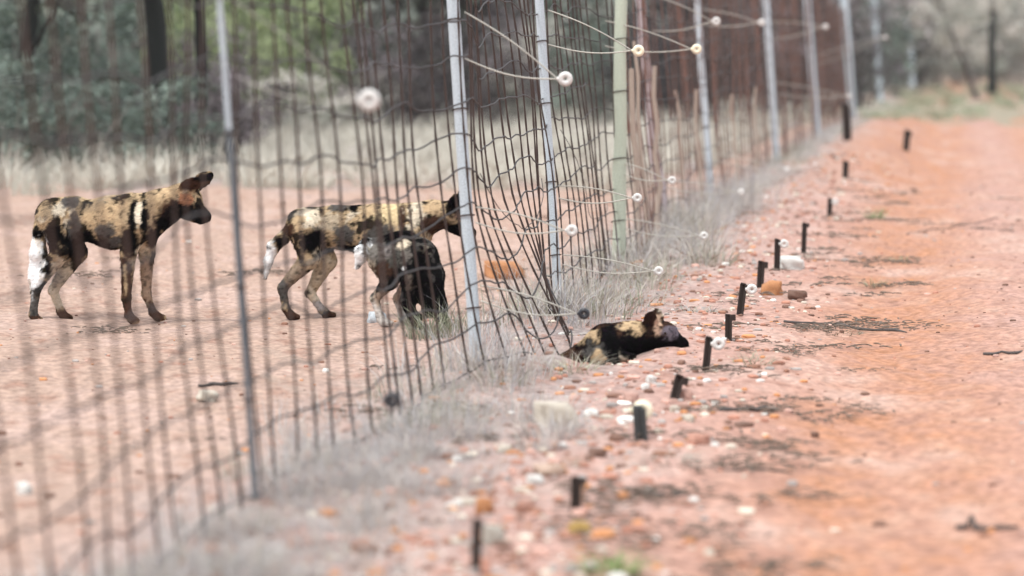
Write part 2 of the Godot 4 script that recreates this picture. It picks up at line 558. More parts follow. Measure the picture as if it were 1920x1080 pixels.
	B.append([q.call(765, 418, 0), q.call(812, 402, 0), 0.105, 0.084, 0.04, 0.75])
	B.append([q.call(805, 408, 0), q.call(845, 400, 0), 0.088, 0.070, 0.03, 0.85])
	B.append([q.call(845, 401, 0), q.call(858, 408, 0.0), 0.068, 0.062, 0.03, 0.95])
	B.append([q.call(856, 416, 0), q.call(884, 436, 0.01), 0.050, 0.030, 0.02])
	B.append([q.call(848, 424, 0), q.call(874, 440, 0.01), 0.036, 0.022, 0.02])
	leg(B, [q.call(572, 430, 0.055), q.call(584, 482, 0.07), q.call(532, 537, 0.07), q.call(538, 576, 0.07), q.call(548, 590, 0.07), q.call(560, 592, 0.07)], [0.09, 0.058, 0.026, 0.021, 0.023, 0.017])
	leg(B, [q.call(580, 430, -0.055), q.call(612, 490, -0.06), q.call(580, 551, -0.06), q.call(602, 582, -0.06), q.call(612, 592, -0.06), q.call(624, 593, -0.06)], [0.09, 0.056, 0.026, 0.021, 0.023, 0.017])
	leg(B, [q.call(768, 440, 0.07), q.call(758, 490, 0.075), q.call(770, 556, 0.07), q.call(775, 584, 0.07), q.call(782, 592, 0.07), q.call(792, 593, 0.07)], [0.08, 0.042, 0.025, 0.020, 0.022, 0.017])
	leg(B, [q.call(780, 440, -0.06), q.call(784, 492, -0.07), q.call(792, 556, -0.07), q.call(798, 584, -0.07), q.call(806, 592, -0.07), q.call(815, 593, -0.07)], [0.08, 0.042, 0.025, 0.020, 0.022, 0.017])
	for t in [[556, 416, 532, 446, 0.034, 0.034], [532, 446, 514, 462, 0.036, 0.036], [514, 462, 504, 490, 0.034, 0.026], [504, 490, 498, 522, 0.024, 0.010]]:
		B.append([q.call(t[0], t[1], 0.0), q.call(t[2], t[3], -0.01), t[4], t[5], 0.02])
	E = []
	for e in [[1.0, 853, 386], [-1.0, 866, 380]]:
		var c: Vector3 = q.call(e[1], e[2], e[0] * 0.058)
		E.append([c, frame_of(Vector3(0.20, 0.95, e[0] * 0.25), Vector3(0.65, -0.1, e[0] * 0.75)), Vector3(0.058, 0.084, 0.013), 0.018])
	px = func(x: float, y: float, rx: float, ry: float, c: Color) -> Array: return [(x - 680.0) / s, (596.0 - y) / s, rx / s, ry / s, c]
	P = [px.call(580, 405, 30, 20, CREAM), px.call(562, 412, 14, 12, TAN), px.call(590, 450, 32, 24, BLACK), px.call(605, 468, 22, 12, BLACK), px.call(625, 415, 18, 20, Color(0.45, 0.37, 0.27)), px.call(640, 388, 22, 9, GREY), px.call(668, 386, 12, 9, BLACK),
		px.call(650, 440, 22, 24, GREY), px.call(665, 472, 36, 18, BLACK), px.call(700, 392, 20, 12, TAN), px.call(735, 398, 34, 20, Color(0.60, 0.47, 0.28)), px.call(757, 405, 7, 24, BROWN), px.call(785, 398, 22, 26, CREAM),
		px.call(715, 440, 34, 24, GREY), px.call(770, 470, 30, 36, BLACK), px.call(815, 385, 28, 17, GOLD), px.call(812, 418, 28, 20, BROWN), px.call(830, 424, 26, 18, BROWN), px.call(858, 430, 26, 18, BLACK), px.call(862, 402, 13, 11, Color(0.26, 0.16, 0.12)), px.call(880, 436, 20, 16, BLACK),
		px.call(858, 380, 26, 28, BLACK), px.call(560, 525, 30, 40, Color(0.30, 0.23, 0.17)), px.call(533, 545, 12, 26, GREY), px.call(550, 590, 24, 14, BROWN), px.call(606, 510, 28, 40, Color(0.50, 0.41, 0.30)), px.call(585, 555, 12, 16, CREAM), px.call(595, 576, 14, 12, Color(0.4, 0.36, 0.34)), px.call(616, 592, 20, 9, BROWN),
		px.call(545, 428, 14, 14, BROWN), px.call(530, 452, 18, 14, BLACK), px.call(503, 490, 20, 42, WHITE), px.call(780, 560, 40, 50, BLACK)]
	wild_dog("wild dog with cream rump standing behind the second steel post, head hidden by it", spot(680, 596), 0.0, body_mesh(B, E, 0.008, coat(TAN, P, 0.0, 11)), [q.call(864, 409, 0.058)])

	# 3: in front of it, turned half towards us, forequarters lowered into the weeds
	B = []
	var V := func(x: float, y: float, z: float) -> Vector3: return Vector3(x, y, z)
	B.append([V.call(-0.13, 0.405, 0), V.call(-0.01, 0.405, 0), 0.095, 0.115, 0.05, 0.76])
	B.append([V.call(-0.01, 0.405, 0), V.call(0.10, 0.37, 0), 0.115, 0.122, 0.05, 0.76])
	B.append([V.call(0.10, 0.365, 0), V.call(0.16, 0.27, 0), 0.118, 0.098, 0.05, 0.78])
	B.append([V.call(0.15, 0.29, 0), V.call(0.20, 0.17, 0), 0.092, 0.074, 0.04, 0.8])
	B.append([V.call(0.20, 0.17, 0), V.call(0.235, 0.12, 0), 0.070, 0.062, 0.03, 0.95])
	B.append([V.call(0.235, 0.11, 0), V.call(0.285, 0.05, 0), 0.046, 0.028, 0.02])
	leg(B, [V.call(-0.12, 0.37, 0.05), V.call(-0.04, 0.255, 0.07), V.call(-0.15, 0.15, 0.07), V.call(-0.11, 0.035, 0.07), V.call(-0.08, 0.018, 0.07), V.call(-0.04, 0.016, 0.07)], [0.078, 0.046, 0.024, 0.020, 0.022, 0.017])
	leg(B, [V.call(-0.10, 0.37, -0.05), V.call(0.0, 0.255, -0.07), V.call(-0.10, 0.14, -0.07), V.call(-0.06, 0.035, -0.07), V.call(-0.03, 0.018, -0.07), V.call(0.01, 0.016, -0.07)], [0.078, 0.046, 0.024, 0.020, 0.022, 0.017])
	leg(B, [V.call(0.13, 0.28, 0.065), V.call(0.09, 0.15, 0.08), V.call(0.13, 0.05, 0.08), V.call(0.16, 0.018, 0.08), V.call(0.20, 0.016, 0.08)], [0.072, 0.040, 0.025, 0.021, 0.017])
	leg(B, [V.call(0.15, 0.28, -0.065), V.call(0.13, 0.15, -0.08), V.call(0.19, 0.05, -0.08), V.call(0.22, 0.018, -0.08), V.call(0.26, 0.016, -0.08)], [0.072, 0.040, 0.025, 0.021, 0.017])
	for t in [[-0.19, 0.455, 0.02, -0.215, 0.45, 0.07, 0.030, 0.032], [-0.215, 0.45, 0.07, -0.20, 0.405, 0.115, 0.034, 0.045], [-0.20, 0.405, 0.115, -0.225, 0.325, 0.13, 0.044, 0.014]]:
		B.append([V.call(t[0], t[1], t[2]), V.call(t[3], t[4], t[5]), t[6], t[7], 0.012])
	E = []
	for e in [1.0, -1.0]:
		E.append([V.call(0.205, 0.245, e * 0.062), frame_of(Vector3(-0.35, 0.9, e * 0.35), Vector3(0.6, 0.2, e * 0.7)), Vector3(0.046, 0.07, 0.013), 0.018])
	P = [[-0.09, 0.42, 0.08, 0.06, Color(0.16, 0.145, 0.13)], [-0.01, 0.505, 0.14, 0.035, BLACK], [0.06, 0.46, 0.05, 0.035, CREAM], [-0.03, 0.42, 0.05, 0.04, Color(0.20, 0.18, 0.17)], [-0.04, 0.31, 0.08, 0.06, BROWN], [0.04, 0.36, 0.07, 0.08, Color(0.08, 0.078, 0.07)], [0.16, 0.31, 0.09, 0.15, BLACK], [0.22, 0.14, 0.14, 0.16, BLACK],
		[0.03, 0.28, 0.06, 0.05, BLACK], [0.10, 0.40, 0.045, 0.05, Color(0.15, 0.135, 0.12)], [0.14, 0.25, 0.03, 0.05, Color(0.11, 0.09, 0.075)], [-0.07, 0.07, 0.12, 0.10, Color(0.55, 0.50, 0.46)], [-0.07, 0.16, 0.07, 0.05, Color(0.42, 0.33, 0.26)], [0.17, 0.06, 0.14, 0.12, BLACK], [0.09, 0.335, 0.016, 0.016, WHITE, 1.0], [-0.225, 0.39, 0.055, 0.10, WHITE, 1.0]]
	var low_dog := wild_dog("dark mottled wild dog with bright white tail tip, head down in the weeds", spot(757, 612), deg_to_rad(-36.0), body_mesh(B, E, 0.008, coat(GREY, P, 0.06, 29)), [])
	low_dog.scale = Vector3.ONE * 0.97

	# 4: crawling out of the scrape under the fence, head towards the track
	B = []
	B.append([V.call(-0.62, -0.20, 0.02), V.call(-0.40, -0.13, 0.01), 0.095, 0.11, 0.05, 0.8])
	B.append([V.call(-0.40, -0.13, 0.01), V.call(-0.16, 0.045, 0), 0.11, 0.100, 0.05, 0.8])
	B.append([V.call(-0.16, 0.06, 0), V.call(-0.03, 0.085, 0), 0.105, 0.085, 0.05, 0.85])
	B.append([V.call(-0.05, 0.085, 0), V.call(0.09, 0.105, 0), 0.086, 0.074, 0.04, 0.85])
	B.append([V.call(0.09, 0.105, 0), V.call(0.145, 0.112, 0), 0.070, 0.064, 0.03, 0.95])
	B.append([V.call(0.14, 0.092, 0), V.call(0.222, 0.062, 0), 0.056, 0.040, 0.02])
	B.append([V.call(0.10, 0.070, 0), V.call(0.20, 0.046, 0), 0.038, 0.024, 0.02])
	leg(B, [V.call(-0.14, 0.06, 0.07), V.call(-0.21, 0.015, 0.11), V.call(-0.08, 0.012, 0.125), V.call(-0.02, 0.010, 0.125)], [0.07, 0.040, 0.026, 0.018])
	leg(B, [V.call(-0.14, 0.06, -0.07), V.call(-0.20, 0.015, -0.11), V.call(-0.02, 0.015, -0.12), V.call(0.07, 0.012, -0.12)], [0.07, 0.040, 0.026, 0.018])
	leg(B, [V.call(-0.55, -0.1, 0.07), V.call(-0.42, -0.12, 0.13), V.call(-0.60, -0.15, 0.12), V.call(-0.50, -0.165, 0.12)], [0.085, 0.05, 0.026, 0.018])
	leg(B, [V.call(-0.55, -0.1, -0.07), V.call(-0.42, -0.12, -0.13), V.call(-0.60, -0.15, -0.12), V.call(-0.50, -0.165, -0.12)], [0.085, 0.05, 0.026, 0.018])
	B.append([V.call(-0.68, -0.1, 0), V.call(-0.86, -0.14, 0.05), 0.034, 0.03, 0.02])
	E = []
	for e in [1.0, -1.0]:
		E.append([V.call(0.063 + (0.0 if e > 0.0 else 0.03), 0.165, e * 0.055), frame_of(Vector3(0.05, 0.95, e * 0.25), Vector3(0.45, 0.0, e * 0.85)), Vector3(0.046, 0.078, 0.013), 0.018])
	P = [[-0.27, 0.10, 0.13, 0.055, GOLD], [-0.15, 0.11, 0.06, 0.08, BLACK], [-0.22, 0.02, 0.13, 0.075, BLACK], [-0.40, 0.0, 0.12, 0.10, BROWN], [0.03, 0.07, 0.20, 0.065, BLACK], [0.0, 0.15, 0.09, 0.045, GOLD], [-0.13, 0.05, 0.09, 0.08, BLACK], [-0.22, 0.02, 0.06, 0.06, GREY], [-0.07, 0.03, 0.03, 0.05, CREAM], [0.00, 0.05, 0.14, 0.055, BLACK], [-0.20, -0.01, 0.035, 0.05, TAN],
		[0.06, 0.19, 0.05, 0.10, Color(0.035, 0.02, 0.015)], [0.05, 0.19, 0.03, 0.10, Color(0.022, 0.012, 0.01)], [0.10, 0.15, 0.028, 0.05, Color(0.42, 0.28, 0.2)], [0.16, 0.065, 0.15, 0.055, BLACK], [0.17, 0.13, 0.05, 0.035, Color(0.13, 0.11, 0.13)], [0.24, 0.07, 0.04, 0.05, BLACK]]
	var hole := spot(1196, 664)
	hole.y = 0.005
	wild_dog("wild dog crawling out of the scrape under the fence, only head and shoulders showing", hole, deg_to_rad(-4.0), body_mesh(B, E, 0.007, coat(BROWN, P, 0.0, 43)), [V.call(0.14, 0.125, 0.058)]).scale = Vector3.ONE * 0.94

# ---------------------------------------------------------------- the fence
var posts := []
func lean(h: float, d: float) -> float:
	return -0.075 * h + 0.012 * sin(d * 1.7) * h

func mesh_point(d: float, h: float) -> Vector3:       # a point of the slack netting
	var x := fence_x(d)
	var slack := n_slack.get_noise_3d(d * 0.8, h * 0.7, 7.0) * 0.09
	var pulled := 0.26 * bump(d - 13.1, 1.0) * pow(clampf(1.0 - h / 0.75, 0.0, 1.0), 1.5)
	return Vector3(x + lean(h, d) + slack + pulled, land(x + pulled, -d) + h, -d + n_slack.get_noise_3d(d * 1.0, h * 0.8, 31.0) * 0.08 + pulled * 0.2)

func build_fence() -> void:
	var o := base("wire_fence", Vector3(fence_x(12.2), 0.0, -12.2))
	tag(o, "slack rusty wire netting fence on leaning pale steel posts beside the track", "fence")
	var from := -o.position
	# posts: [distance, radius at foot, height, kind]
	var rows := [[8.23, 0.0085, 2.5, "steel"], [12.2, 0.029, 2.5, "steel"], [15.4, 0.026, 2.5, "steel"], [17.87, 0.045, 2.6, "green"], [21.5, 0.042, 2.6, "mauve"], [25.7, 0.034, 2.6, "steel"], [33.3, 0.048, 2.7, "steel"],
		[43.1, 0.06, 2.8, "steel"], [58.6, 0.09, 2.9, "steel"], [81.0, 0.09, 3.2, "steel"], [112.0, 0.15, 4.0, "steel"]]
	for r in rows:
		var d: float = r[0]
		var x := fence_x(d)
		var g := Geo.new()
		var pts := []
		var rad := []
		var steps := 10
		for k in steps + 1:
			var h: float = lerpf(-0.25, r[2], float(k) / steps)
			var wob := 0.0 if r[3] == "steel" else n_mid.get_noise_2d(d * 9.0, h * 1.5) * 0.03
			var ln := lean(h, d) if r[3] != "green" else 0.012 * h
			if r[3] == "mauve": ln -= 0.03 * h
			pts.append(Vector3(x + ln + wob - 0.03, land(x, -d) + h, -d) + from)
			rad.append(r[1] * (1.0 if r[3] == "steel" else lerpf(1.05, 0.85, float(k) / steps) * (1.0 + 0.06 * sin(k * 2.7))))
		g.tube(pts, rad, 14)
		var p := part("post", g.mesh(), M[r[3]], o)
		if r[3] == "green": tag(p, "thick pale green wooden pole")
		if r[3] == "mauve": tag(p, "slanting weathered wooden pole")
		if d < 9.0:      # the nearest post is dark and rusted over its lower half
			var lg := Geo.new()
			lg.tube([pts[0], pts[2], pts[4], (pts[5] as Vector3).lerp(pts[6], 0.1)], [0.0095, 0.0095, 0.0095, 0.0095], 14)
			tag(part("lower_sleeve", lg.mesh(), M.sleeve, p), "dark slate grey lower half of the nearest post")
		# wire ties round the steel posts
		if d < 26.0:
			for k in 5:
				var h := 0.28 + 0.42 * k + n_mid.get_noise_2d(d * 3.0, k * 5.0) * 0.1
				var tg := Geo.new()
				var tp := []
				var tr := []
				var c := Vector3(x + (lean(h, d) if r[3] != "green" else 0.012 * h) - (0.03 * h if r[3] == "mauve" else 0.0) - 0.03, land(x, -d) + h, -d) + from
				for a in 10:
					var t := TAU * a / 9.0
					tp.append(c + Vector3(cos(t), 0.18 * sin(t + 0.6), sin(t)) * (r[1] + 0.006))
					tr.append(0.0035)
				tg.tube(tp, tr, 5)
				part("tie_wire", tg.mesh(), M.wire, p)
	# wooden droppers woven in near the green pole
	for r in [[18.6, 0.026, 1.3, -0.04], [19.3, 0.018, 1.5, -0.07], [20.3, 0.022, 1.3, -0.05], [22.6, 0.018, 1.1, -0.09], [24.0, 0.020, 1.1, -0.07], [27.5, 0.02, 1.0, -0.06], [30.0, 0.02, 1.0, -0.06]]:
		var g := Geo.new()
		var pts := []
		var rad := []
		for k in 7:
			var h: float = lerpf(-0.05, r[2], k / 6.0)
			pts.append(Vector3(fence_x(r[0]) + 0.04 + r[3] * h + n_mid.get_noise_2d(r[0] * 7.0, h * 2.0) * 0.05, land(fence_x(r[0]), -r[0]) + h, -r[0]) + from)
			rad.append(r[1] * (1.0 - 0.05 * k))
		g.tube(pts, rad, 9)
		part("wooden_dropper", g.mesh(), M.dropper, o)
	# upright wires, one by one
	var stops := [5.2, 8.23, 12.2, 15.4, 17.87, 21.5, 25.7, 33.3, 43.1, 58.6]
	var count := [13, 16, 13, 11, 17, 18, 27, 32, 44]
	for b in count.size():
		for k in int(count[b]):
			var d: float = lerpf(stops[b], stops[b + 1], (k + 0.5) / count[b]) + rng.randf_range(-0.05, 0.05)
			var g := Geo.new()
			var pts := []
			var rad := []
			var fine := d < 26.0
			var steps := 28 if fine else 9
			for j in steps + 1:
				var h := 0.04 + 0.084 * (j - 1) if fine else lerpf(-0.03, 2.35, float(j) / steps)
				var kink := n_slack.get_noise_3d(d * 9.0, h * 1.4, 3.0) * 0.016
				pts.append(mesh_point(d, h) + Vector3(kink, 0, kink * 0.7) + from)
				rad.append((0.0060 if j % 2 == 1 else 0.0040) if fine else 0.0066)
			g.tube(pts, rad, 6 if fine else 4)
			part("upright_wire", g.mesh(), M.rust_wire if d < 7.6 else M.wire if d < 18.5 else M.old_wire, o)
	# line wires, running the whole length
	for k in 14:
		var h := 0.04 + 0.168 * k
		var g := Geo.new()
		var pts := []
		var rad := []
		var d := 4.6
		while d < 60.0:
			var sag := n_slack.get_noise_3d(d * 2.0, k * 3.0, 77.0) * 0.055 - 0.03 * absf(sin((d - 8.23) * 0.8))
			pts.append(mesh_point(d, maxf(h + sag, 0.0)) + Vector3(0.008, 0, 0) + from)
			rad.append(0.0042)
			d += 0.09 if d < 20.0 else 0.3
		g.tube(pts, rad, 5)
		part("line_wire", g.mesh(), M.line_wire, o)
	# two loose strands hanging in the netting
	for r in [[12.6, 0.9, 14.6, 0.75], [15.8, 1.0, 17.4, 0.45]]:
		var g := Geo.new()
		var pts := []
		var rad := []
		for k in 16:
			var t := k / 15.0
			pts.append(mesh_point(lerpf(r[0], r[2], t), lerpf(r[1], r[3], t) - 0.3 * sin(t * PI)) + Vector3(0.015 + 0.03 * sin(t * 9.0), 0, 0) + from)
			rad.append(0.0022)
		g.tube(pts, rad, 5)
		part("loose_wire", g.mesh(), M.line_wire, o)
	# stand-off brackets with insulators: [post distance, height of the root, span of the two legs, photo pixel of the insulator, its distance, colour]
	var br := [[8.23, 1.38, 0.16, 692, 188, "white"], [12.2, 1.45, 0.15, 1060, 148, "white"], [15.4, 1.56, 0.14, 1197, 95, "cream"], [17.87, 1.50, 0.12, 1306, 92, "cream"], [21.5, 1.66, 0.2, 1343, 40, "white"], [33.3, 1.6, 0.15, 1548, 50, "white"], [25.7, 1.72, 0.1, 1428, 42, "white"],
		[12.2, 0.66, 0.05, 1072, 432, "white"], [15.4, 0.64, 0.05, 1195, 371, "white"], [17.87, 0.64, 0.04, 1260, 338, "white"], [8.23, 0.42, 0.05, 735, 750, "black"], [12.2, 0.30, 0.05, 1095, 588, "black"], [15.4, 0.25, 0.04, 1235, 508, "white"], [17.87, 0.26, 0.04, 1320, 442, "white"], [21.5, 0.34, 0.04, 1390, 360, "white"],
		[25.7, 0.4, 0.04, 1475, 318, "white"], [33.3, 0.9, 0.1, 1592, 180, "white"], [43.1, 1.2, 0.1, 1660, 70, "white"]]
	for r in br:
		var d: float = r[0]
		var di := d - 0.1
		var v := ray(r[3], r[4]) * (di / -ray(r[3], r[4]).z)
		var tip := v + Vector3(0, EYE, 0)
		var root := Vector3(fence_x(d) + lean(r[1], d) + 0.01, land(fence_x(d), -d) + r[1], -d)
		var g := Geo.new()
		var bow: float = r[2]
		var a := root + Vector3(0, bow, 0)
		var b := root - Vector3(0, bow * 0.4, 0)
		var end := tip - Vector3(0.035, 0, 0)
		for w in [[a, 0.02], [b, -0.03]]:
			var pts := []
			var rad := []
			for k in 12:
				var t := k / 11.0
				pts.append((w[0] as Vector3).lerp(end, t) + Vector3(0, w[1] * sin(t * PI), 0.02 * sin(t * PI)) + from)
				rad.append((0.0036 if r[1] > 1.0 else 0.0034) if d > 9.0 else 0.0014)
			g.tube(pts, rad, 6)
		var bp := part("offset_bracket", g.mesh(), M.galvanised, o)
		part("insulator", ring(0.034, 0.0145), M[{"white": "insulator", "cream": "cream_insulator", "black": "black_insulator"}[r[5]]], bp).transform = Transform3D(Basis.from_scale(Vector3.ONE * (1.0 if r[1] > 1.0 else 0.8)), tip + from)

func ring(major: float, minor: float) -> ArrayMesh:   # a ring insulator, its hole along the fence, with a stub of a hub
	var g := Geo.new()
	var nu := 18
	var nv := 10
	for a in nu:
		var t := TAU * a / nu
		var c := Vector3(cos(t), sin(t), 0)
		for b in nv:
			var u := TAU * b / nv
			var nn := c * cos(u) + Vector3(0, 0, sin(u))
			g.v.append(c * (major - minor) + nn * Vector3(minor, minor, minor * 1.5)); g.n.append(nn); g.c.append(Color.WHITE)
	for a in nu:
		for b in nv:
			var p := a * nv + b
			var q := ((a + 1) % nu) * nv + b
			var p1 := a * nv + (b + 1) % nv
			var q1 := ((a + 1) % nu) * nv + (b + 1) % nv
			g.i.append_array(PackedInt32Array([p, p1, q, q, p1, q1]))
	g.tube([Vector3(-major - 0.004, 0, 0), Vector3(-major + 0.008, 0, 0)], [0.010, 0.010], 8)
	return g.mesh()

# ---------------------------------------------------------------- short stakes of the trip line
func build_stakes() -> void:
	# [foot px x, y, top px x, y, width px, insulator, label]
	var rows := [
		[889, 1075, 893, 972, 20, "", "dark iron stake nearest the camera, beside an orange stone", 0.3],
		[1076, 965, 1078, 894, 22, "", "dark iron stake with tab, second nearest, above a tuft of yellow weed", 1.0],
		[1199, 824, 1194, 764, 27, "cream", "stubby grey stake with a pale round insulator behind its top", 0.0],
		[1262, 746, 1274, 704, 19, "", "low slanting dark stake with broad tab leaning over a pink stone", 1.2],
		[1321, 694, 1328, 632, 15, "white", "thin stake with white ring insulator right of the crawling dog's muzzle", 0.2],
		[1364, 638, 1364, 590, 14, "", "black stake with wide square tab standing beyond the crawling dog", 1.4],
		[1385, 590, 1393, 533, 14, "white", "slanting dark stake with white ring insulator before the orange stone", 0.3],
		[1423, 537, 1426, 488, 14, "", "dark stake with hooked tab between orange stone and white stone", 1.2],
		[1455, 508, 1456, 450, 12, "white", "straight dark stake touching the bright white stone", 0.0],
		[1505, 475, 1507, 418, 10, "", "dark stake with tab standing just beyond the white stone", 1.2],
		[1554, 406, 1555, 375, 10, "white", "small blurred stake with pale insulator left of the green tuft", 0.1],
		[1583, 336, 1584, 305, 12, "", "small blurred brown stake on the orange bank", 0.2],
		[1696, 282, 1700, 245, 13, "", "farthest stake, a blurred brown stub at the track edge", 0.5],
		[1587, 264, 1582, 196, 17, "white", "tall dark stake with white insulator on top beside far fence posts", 0.0]]
	for r in rows:
		var foot := spot(r[0], r[1])
		var d := -foot.z
		var ppm := F / d
		var h: float = (r[1] - r[3]) / ppm
		var tilt: float = (r[2] - r[0]) / ppm
		var w: float = r[4] / ppm * 0.72
		var o := base("iron_stake", foot)
		var top := Vector3(tilt, h, 0)
		var ax := top.normalized()
		var bs := Basis(Vector3(ax.y, -ax.x, 0), ax, Vector3(0, 0, 1)).rotated(Vector3.UP, 0.5)
		var g := Geo.new()
		# an angle iron: two flanges, the top hammered over a little, rust flakes on the edges
		var bent := bs.rotated(Vector3(0, 0, 1), -0.16)
		g.box(bent, top + ax * w * 0.02 + bs.x * w * 0.07, Vector3(w * 1.12, w * 0.34, w * 0.46), Color.WHITE, 0.3)
		g.box(bs, top * 0.5 - ax * 0.03 + bs.x * w * 0.0, Vector3(w, h + 0.06, w * 0.28))
		g.box(bs, top * 0.5 - ax * 0.03 + bs.x * w * 0.36 + bs.z * w * 0.45, Vector3(w * 0.26, h + 0.055, w * 0.75))
		part("shaft", g.mesh(), M.grey_iron if r[5] == "cream" else M.iron, o)
		if r[7] > 0.0:
			var tb := Geo.new()
			var tw: float = w * (0.5 + r[7] * 0.6)
			tb.box(bs, top - ax * w * 0.55 + bs.x * (w * 0.5 + tw * 0.42), Vector3(tw, w * (0.6 + 0.4 * r[7]), w * 0.3))
			part("tab", tb.mesh(), M.iron, o)
		if r[5]:
			var ins := part("insulator", ring(0.030, 0.0125), M.insulator if r[5] == "white" else M.cream_insulator, o)
			ins.position = top + Vector3(w * 0.5 + 0.032, -0.028, 0.01)
			if r[5] == "cream": ins.transform = Transform3D(Basis.from_scale(Vector3.ONE * 1.35), top + Vector3(0.022, -0.018, -0.045))
		tag(o, r[6], "stake", "iron stakes of the trip line beside the track")

# ---------------------------------------------------------------- stones, twigs, grass
func stone_mesh(sd: int, rough := 0.3) -> ArrayMesh:
	var n := FastNoiseLite.new()
	n.seed = sd; n.frequency = 0.9; n.fractal_octaves = 4; n.fractal_gain = 0.6
	var g := Geo.new()
	var nu := 18
	var nv := 11
	for b in nv + 1:
		var ph := PI * b / nv
		for a in nu:
			var t := TAU * a / nu
			var p := Vector3(sin(ph) * cos(t), cos(ph), sin(ph) * sin(t))
			p *= 1.0 + n.get_noise_3dv(p) * rough * 2.6
			p = p.clamp(Vector3(-0.92, -0.8, -0.95), Vector3(0.95, 0.78, 0.93))
			g.v.append(p); g.n.append(Vector3.ZERO); g.c.append(Color.WHITE)
	for b in nv:
		for a in nu:
			var p := b * nu + a
			var q := b * nu + (a + 1) % nu
			g.i.append_array(PackedInt32Array([p, q, p + nu, q, q + nu, p + nu]))
	for k in range(0, g.i.size(), 3):
		var fn := (g.v[g.i[k + 2]] - g.v[g.i[k]]).cross(g.v[g.i[k + 1]] - g.v[g.i[k]])
		for j in 3: g.n[g.i[k + j]] += fn
	for k in g.n.size():
		g.n[k] = g.n[k].normalized() if g.n[k].length() > 1e-9 else g.v[k].normalized()
		if g.n[k].dot(g.v[k]) < 0.0: g.n[k] = -g.n[k]
	return g.mesh(true)

